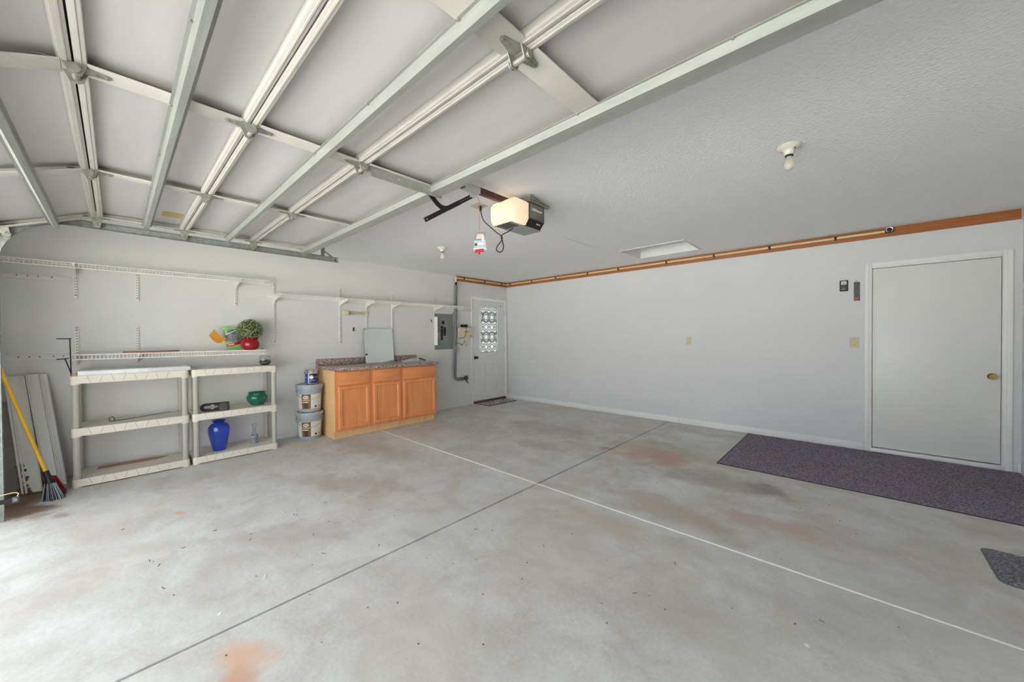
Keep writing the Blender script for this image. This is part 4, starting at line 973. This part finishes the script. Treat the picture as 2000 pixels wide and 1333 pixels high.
# white scoop on the counter
SCP = (.33, -2.58, .9435)
e = empty('white_scoop', SCP, 'white plastic hand scoop with dark handle on the counter', 'scoop')
m = MB(); rows = []
for i in range(9):
    t = i/8; y = -2.76+.30*t; wd = .055+.035*math.sin(math.pi*min(1, t*1.1)); hh = .012+.030*math.sin(math.pi*.5*t)
    ring = []
    for j in range(9):
        a = R(-90+180*j/8); ring.append(m.b.verts.new((SCP[0]+wd*math.sin(a), y, .9455+hh*1.35*math.cos(a))))
    rows.append(ring)
for A, B in zip(rows, rows[1:]):
    for j in range(8): m.b.faces.new((A[j], A[j+1], B[j+1], B[j]))
m.b.faces.new(rows[-1])
bmesh.ops.solidify(m.b, geom=m.b.faces[:], thickness=.003)
obj('pan', m, M('white_plastic', (250, 250, 248), .4), e)
obj('handle', MB().tube(smoothpath([(SCP[0], -2.465, .985), (SCP[0]+.02, -2.42, .985), (SCP[0]+.04, -2.37, .965), (SCP[0]+.05, -2.345, .953)]), .0085, 8), bsteel_m, e)
# white stick on the floor by the cabinet
o = obj('white_stick', MB().obb((.50, -2.26, .0), (.012, 0, 0), (0, .012, 0), (-.10, .03, .26)).obb((.50, -2.26, .0), (.05, -.005, 0), (0, .012, 0), (0, 0, .012)), white_m, org=(.5, -2.26, 0)); tag(o, 'short white stick leaning at the cabinet end', 'stick')

# ------------------------------------------------------------------ paint pails and can
def arc_patch(c, r, z0, z1, a0, a1, mat, name, parent, th=.0012):
    return obj(name, MB().lathe(c, [(r, z0), (r+th, z0), (r+th, z1), (r, z1), (r, z0)], 16, R(a0), R(a1)), mat, parent)
def pail(c, lab, lid=True):
    e = empty('paint_pail', c, lab, 'pail', 'stacked grey paint pails'); h = .362
    bo = obj('body', MB().lathe(c, [(.128, 0), (.132, .006), (.146, .26), (.147, .262), (.162, .264), (.162, .270), (.147, .272), (.1475, .285), (.163, .287), (.163, .294), (.148, .296), (.149, .335), (.13, .335)], 40), pail_m, e)
    obj('lid', MB().lathe(c, [(.155, .318), (.165, .320), (.165, .352), (.157, .359), (.150, .361), (.147, .352), (.001, .352)], 40), pail_m, e)
    rr = lambda z: .132+(.146-.132)*z/.26
    ang = math.degrees(math.atan2(CAM.y-c[1], CAM.x-c[0]))
    def wrap(z0, z1, a0, a1, mat, nm, off):
        return obj(nm, MB().lathe(c, [(rr(z0)+off, z0), (rr(z0)+off+.001, z0), (rr(z1)+off+.001, z1), (rr(z1)+off, z1), (rr(z0)+off, z0)], 14, R(ang+a0), R(ang+a1)), mat, bo)
    lb = wrap(.045, .235, -72, 62, paper_m, 'paper_label', .0006)
    wrap(.045, .235, -40, 4, gold_m, 'gold_panel', .0022)
    wrap(.05, .12, -27, -8, char_m, 'product_photo', .0036)
    wrap(.128, .136, -36, -8, txtw_m, 'white_bar', .0036)
    wrap(.06, .085, 24, 34, char_m, 'small_print', .0022); wrap(.06, .08, 44, 52, ltgrey_m, 'small_print', .0022)
    a = R(ang-18); n = Vector((math.cos(a), math.sin(a), 0)); tx = Vector((-math.sin(a), math.cos(a), 0))
    lp = Vector(c)+n*(rr(.2)+.0075)+Vector((0, 0, .197))
    m = MB(); q = [m.b.verts.new(lp+tx*.034*math.cos(R(20*i))+Vector((0, 0, .021*math.sin(R(20*i))))) for i in range(18)]; m.b.faces.new(q)
    r_ = bmesh.ops.extrude_face_region(m.b, geom=m.b.faces[:]); bmesh.ops.translate(m.b, verts=[v for v in r_['geom'] if isinstance(v, bmesh.types.BMVert)], vec=-n*.006)
    obj('oval_logo', m, M('logo_white', (226, 220, 216), .5), bo)
    text('lettering', 'BEHR', .02, char_m, bo, lp+n*.0008, tx, (0, 0, 1), bold=.0004)
    text('lettering', 'PREMIUM', .0215, M('gold_letter', (226, 196, 120), .4), bo, Vector(c)+n*(rr(.16)+.0052)+Vector((0, 0, .158)), tx, (0, 0, 1), bold=.0006)
    # bail handle hanging on the visible side
    a = R(ang); n = Vector((math.cos(a), math.sin(a), 0)); tx = Vector((-math.sin(a), math.cos(a), 0)); pts = []
    for i in range(17):
        t = -1+2*i/16; pts.append(Vector(c)+tx*.163*math.sin(t*math.pi/2)+n*(.02+.14*math.cos(t*math.pi/2))+Vector((0, 0, .285-.115*math.cos(t*math.pi/2))))
    obj('bail', MB().tube(pts, .0026, 6), galvd_m, e)
    return e
PC = (.215, -4.06)
pail((PC[0], PC[1], 0), 'grey paint pail on the floor, lower of the stack')
pail((PC[0]-.004, PC[1]+.004, .3625), 'grey paint pail, upper of the stack under the blue can')
CC = (.215, -4.03, .7255)
e = empty('paint_can', CC, 'gallon metal paint can with blue label on the pails', 'paint can')
cb = obj('body', MB().lathe(CC, [(.078, 0), (.081, .004), (.079, .008), (.079, .178), (.082, .182), (.083, .188), (.079, .190), (.066, .186), (.001, .184)], 36), steel_m, e)
MATS['bright_steel'].node_tree.nodes['Principled BSDF'].inputs['Roughness'].default_value = .32
ang = math.degrees(math.atan2(CAM.y-CC[1], CAM.x-CC[0]))
for (z0, z1, a0, a1, mt, nm, of) in ((.008, .135, -100, -34, blue_m, 'blue_label', .0), (.008, .135, -34, -22, M('pale_blue_print', (176, 206, 226), .4), 'pale_stripe', 0), (.008, .135, -22, 70, navy_m, 'navy_label', 0), (.008, .135, 70, 95, char_m, 'dark_label', 0), (.085, .090, -100, 90, M('silver_blue', (170, 186, 214), .4), 'silver_line', .001), (.04, .052, -12, 30, M('print_blue', (120, 146, 206), .4), 'print_line', .001)):
    arc_patch(CC, .0793+of, z0, z1, ang+a0, ang+a1, mt, nm, cb)
a = R(ang-2); n = Vector((math.cos(a), math.sin(a), 0)); obj('round_seal', MB().cyl(Vector(CC)+n*.078+Vector((0, 0, .088)), Vector(CC)+n*.0822+Vector((0, 0, .088)), .024, n=20), M('cream_seal', (232, 220, 190), .5), cb)
a = R(ang); tx = Vector((-math.sin(a), math.cos(a), 0))
for s in (-1, 1): obj('ear', MB().cyl(Vector(CC)+tx*s*.078+Vector((0, 0, .15)), Vector(CC)+tx*s*.092+Vector((0, 0, .15)), .012, .008, n=10), knobd_m, cb)
obj('bail', MB().tube([Vector(CC)+tx*.088*math.cos(t)+Vector((.02*math.sin(t), 0, .15+.125*math.sin(t))) for t in [math.pi*i/16 for i in range(17)]], .0022, 6), galvd_m, e)

# ------------------------------------------------------------------ leaning boards, broom, sensor
def lean_board(o_, w_, L_, th, lab, ribs, mat=vinyl_m):
    o_, w_, L_ = Vector(o_), Vector(w_), Vector(L_); n = w_.cross(L_).normalized()
    if n.x < 0: n = -n
    e = empty('trim_board', o_, lab, 'board', 'white boards leaning in the corner')
    obj('board', MB().obb(o_, w_, L_, n*th), mat, e, smooth=0)
    m = MB()
    for u0, u1, h in ribs: m.obb(o_+w_*u0+n*th, w_*(u1-u0), L_, n*h)
    pieces('rib', m, mat, e, smooth=0)
    return e, n
e1, n1 = lean_board((.30, -6.385, .004), (.022, .115, 0), (-.265, -.112, 1.005), .016, 'white vinyl trim board with dirty foot leaning behind the broom', ((.03, .14, .009), (.2, .3, .006), (.86, .97, .009)))
o_ = Vector((.30, -6.385, .004)); w_ = Vector((.022, .115, 0)); L_ = Vector((-.265, -.112, 1.005))
m = MB()
for i in range(46):
    u = random.random()**1.8*.42; v_ = random.random()**1.5*.24; rr = random.uniform(.008, .02); c = o_+w_*u+L_*v_+n1*(.0155 if u > .05 else .019)
    m.cyl(c, c+n1*random.uniform(.002, .005), rr, rr*.5, n=6)
stuff(obj('mud_crust', m, dirt_m, e1))
lean_board((.225, -6.262, .004), (.012, .125, 0), (-.175, -.118, 1.012), .02, 'white fluted trim board leaning next to the shelving unit', ((.04, .10, .008), (.30, .62, .014), (.68, .72, .007), (.78, .82, .007), (.9, .97, .008)))
lean_board((.20, -6.50, .004), (.02, .11, 0), (-.16, -.03, .78), .014, 'grey weathered board standing furthest into the corner', ((.7, .78, .003),), M('grey_weathered_board', (150, 146, 140), .7, var=.1, vs=9))
# broom with dustpan
bb0 = Vector((.60, -6.226, .205)); bt0 = Vector((.47, -6.515, 1.32))
e = empty('broom', (.66, -6.2, 0), 'yellow handled angle broom with black head and bristles', 'broom')
obj('handle', MB().cyl(bb0, bt0, .0125, n=12), yellow_m, e)
d = (bb0-bt0).normalized()
hd = obj('head', MB().cyl(bb0-d*.03, bb0+d*.02, .019, n=12).cyl(bb0+d*.02, bb0+d*.085, .019, .032, n=12), black_m, e)
br_ = MB(); c0 = bb0+d*.075
for i in range(90):
    a = random.uniform(0, 6.28); r_ = math.sqrt(random.random()); s0 = Vector((.03*r_*math.cos(a)*.9, .03*r_*math.sin(a), 0)); en = Vector((.665+.05*r_*math.cos(a), -6.185+.062*r_*math.sin(a), .003))
    br_.cyl(c0+s0, en, .0024, .002, n=4, caps=False)
br_.cyl(c0, Vector((.655, -6.188, .02)), .026, .036, n=12)
stuff(obj('bristles', br_, bgrey_m, e))
br2 = MB()
for i in range(16):
    a = random.uniform(-1.6, 1.2); s0 = Vector((.030*math.cos(a), .030*math.sin(a), 0)); en = Vector((.668+.053*math.cos(a), -6.185+.066*math.sin(a), .004)); br2.cyl(c0+s0, en, .0018, n=4, caps=False)
stuff(obj('pale_bristles', br2, M('pale_bristle', (150, 156, 160), .5), e))
e = empty('dustpan', (.55, -6.13, 0), 'red plastic dustpan standing behind the broom head', 'dustpan')
o_ = Vector((.50, -6.205, .045)); 
obj('pan', MB().obb(o_, (.05, .075, -.01), (-.012, .004, 0), (-.02, -.055, .13)).obb(o_, (.05, .075, -.01), (.035, -.008, 0), (0, -.004, .012)), red_m, e)
obj('lip', MB().obb((.49, -6.21, .0), (.055, .085, 0), (.04, -.012, 0), (0, 0, .045)), bsteel_m, e)
e = empty('safety_sensor', (1.01, -6.36, .13), 'dark door safety sensor with wire near the track foot', 'sensor')
obj('bracket', MB().sheet([(1.0, -6.41), (1.0, -6.355), (1.03, -6.355)], .002, 'z', .13, .165), bsteel_m, e)
obj('case', MB().box(1.004, 1.034, -6.353, -6.318, .132, .176, bev=.006), M('slate_sensor', (74, 78, 82), .45), e)
obj('lens_ring', MB().cyl((1.034, -6.336, .157), (1.041, -6.336, .157), .011, n=12), ltgrey_m, e)
obj('wire', MB().tube(smoothpath([(1.02, -6.33, .176), (1.015, -6.325, .195), (1.01, -6.35, .205), (1.005, -6.41, .20), (1.0, -6.50, .21)]), .003, 6), pipe_m, e)

# ------------------------------------------------------------------ rugs
def rug(name, x0, x1, y0, y1, mat, lab, nap=.004, step=.009, rad=0., h0=.008, cat='rug', edge=None):
    e = empty(name, ((x0+x1)/2, (y0+y1)/2, 0), lab, cat)
    nx = int((x1-x0)/step); ny = int((y1-y0)/step); V = []; F = []; cx, cy = (x0+x1)/2, (y0+y1)/2
    for j in range(ny+1):
        for i in range(nx+1):
            x = x0+(x1-x0)*i/nx; y = y0+(y1-y0)*j/ny; bd = i in (0, nx) or j in (0, ny)
            if not bd: x += random.uniform(-.4, .4)*step; y += random.uniform(-.4, .4)*step
            if rad:
                qx = max(x0+rad-x, x-(x1-rad), 0); qy = max(y0+rad-y, y-(y1-rad), 0); l_ = math.hypot(qx, qy)
                if l_ > rad: x += (1 if x < cx else -1)*qx*(1-rad/l_); y += (1 if y < cy else -1)*qy*(1-rad/l_)
            V.append((x-cx, y-cy, .001 if bd else h0+random.uniform(-nap, nap)))
    for j in range(ny):
        for i in range(nx):
            q = j*(nx+1)+i; F.append((q, q+1, q+nx+2, q+nx+1))
    me = bpy.data.meshes.new('pile'); me.from_pydata(V, [], F); me.materials.append(mat)
    inst('pile', me, (cx, cy, 0), e)
    if not rad: pieces('edge_binding', MB().box(x0-.004, x1+.004, y0-.004, y0+.006, 0, .006, bev=.002).box(x0-.004, x0+.006, y0+.006, y1, 0, .006, bev=.002).box(x0+.006, x1, y1-.006, y1+.002, 0, .006, bev=.002), edge or char_m, e)
    else: obj('backing_edge', MB().prism(rrect(x0-.008, x1+.008, y0-.008, y1+.008, rad), 'z', 0, .004), edge, e)
    return e
rug('purple_rug', 4.515, 6.705, -1.585, -.03, rugp_m, 'large dark purple rug in front of the entry door', edge=M('purple_edge', (64, 56, 64), .9))
rug('grey_mat', 6.135, 6.70, -2.63, -2.185, rugg_m, 'small charcoal mat with rounded corner near the right edge', rad=.05, edge=M('mat_edge_grey', (112, 112, 114), .8))
e = empty('door_mat', (.225, -.56, 0), 'small black and cream patterned mat at the glazed door', 'mat')
obj('mat', MB().box(.035, .425, -.95, -.165, 0, .008, bev=.002), mat_m, e); pieces('border', MB().box(.41, .43, -.955, -.16, 0, .010, bev=.002).box(.035, .41, -.957, -.947, 0, .010, bev=.002).box(.035, .41, -.168, -.158, 0, .010, bev=.002), black_m, e)

# ------------------------------------------------------------------ scraps and grit on the floor
for (px, py, a, s, lab) in ((1576, 1262, .4, (.016, .019), 'tiny square white paper scrap near the camera on the floor'), (429, 1200, .9, (.012, .022), 'tiny white paper scrap beside the dark floor joint'), (517, 1127, 1.2, (.006, .05), 'thin white plastic sliver lying on the concrete')):
    c = pix(px, py, 'z', 0); u = Vector((math.cos(a), math.sin(a), 0)); v_ = Vector((-u.y, u.x, 0))
    o = obj('paper_scrap', MB().obb(c-u*s[0]/2-v_*s[1]/2+Vector((0, 0, .0004)), u*s[0], v_*s[1], (0, 0, .0012)), white_m, org=c); tag(o, lab, 'scrap', 'scraps on the floor')
m = MB()
twigs = [(310, 1105), (500, 1127), (318, 1150), (240, 1035), (300, 1098), (292, 1096), (358, 1071), (632, 1082), (722, 997), (770, 1008), (690, 1020), (642, 1020), (636, 983), (668, 968), (740, 1066), (605, 1163), (420, 1037), (490, 1044), (488, 1055), (580, 1007), (612, 1045), (1268, 1165), (1318, 1102), (1240, 1160), (1605, 1215), (1430, 1190), (1015, 870), (1022, 872), (1085, 855), (930, 1035), (1062, 1068), (860, 912), (700, 925), (1190, 905), (885, 1102), (930, 1095)]
for (px, py) in twigs:
    c = pix(px, py, 'z', 0); a = random.uniform(0, 3.14); l_ = random.uniform(.006, .03); u = Vector((math.cos(a), math.sin(a), 0)); m.cyl(c-u*l_/2+Vector((0, 0, .002)), c+u*l_/2+Vector((0, 0, random.uniform(.001, .005))), .0014, n=4)
for i in range(140):
    c = Vector((random.uniform(.6, 5.9), random.uniform(-5.9, -1.75), .0012)) if i % 4 else Vector((random.uniform(.6, 4.3), random.uniform(-1.7, -.3), .0012)); m.cyl(c, c+Vector((random.gauss(0, .004), random.gauss(0, .004), .001)), random.uniform(.0012, .003), n=5)
o = stuff(obj('floor_grit', m, M('dark_grit', (70, 64, 56), .9), org=(3, -3, 0))); o['label'] = 'dark twigs and grit scattered over the concrete floor'; o['category'] = 'grit'
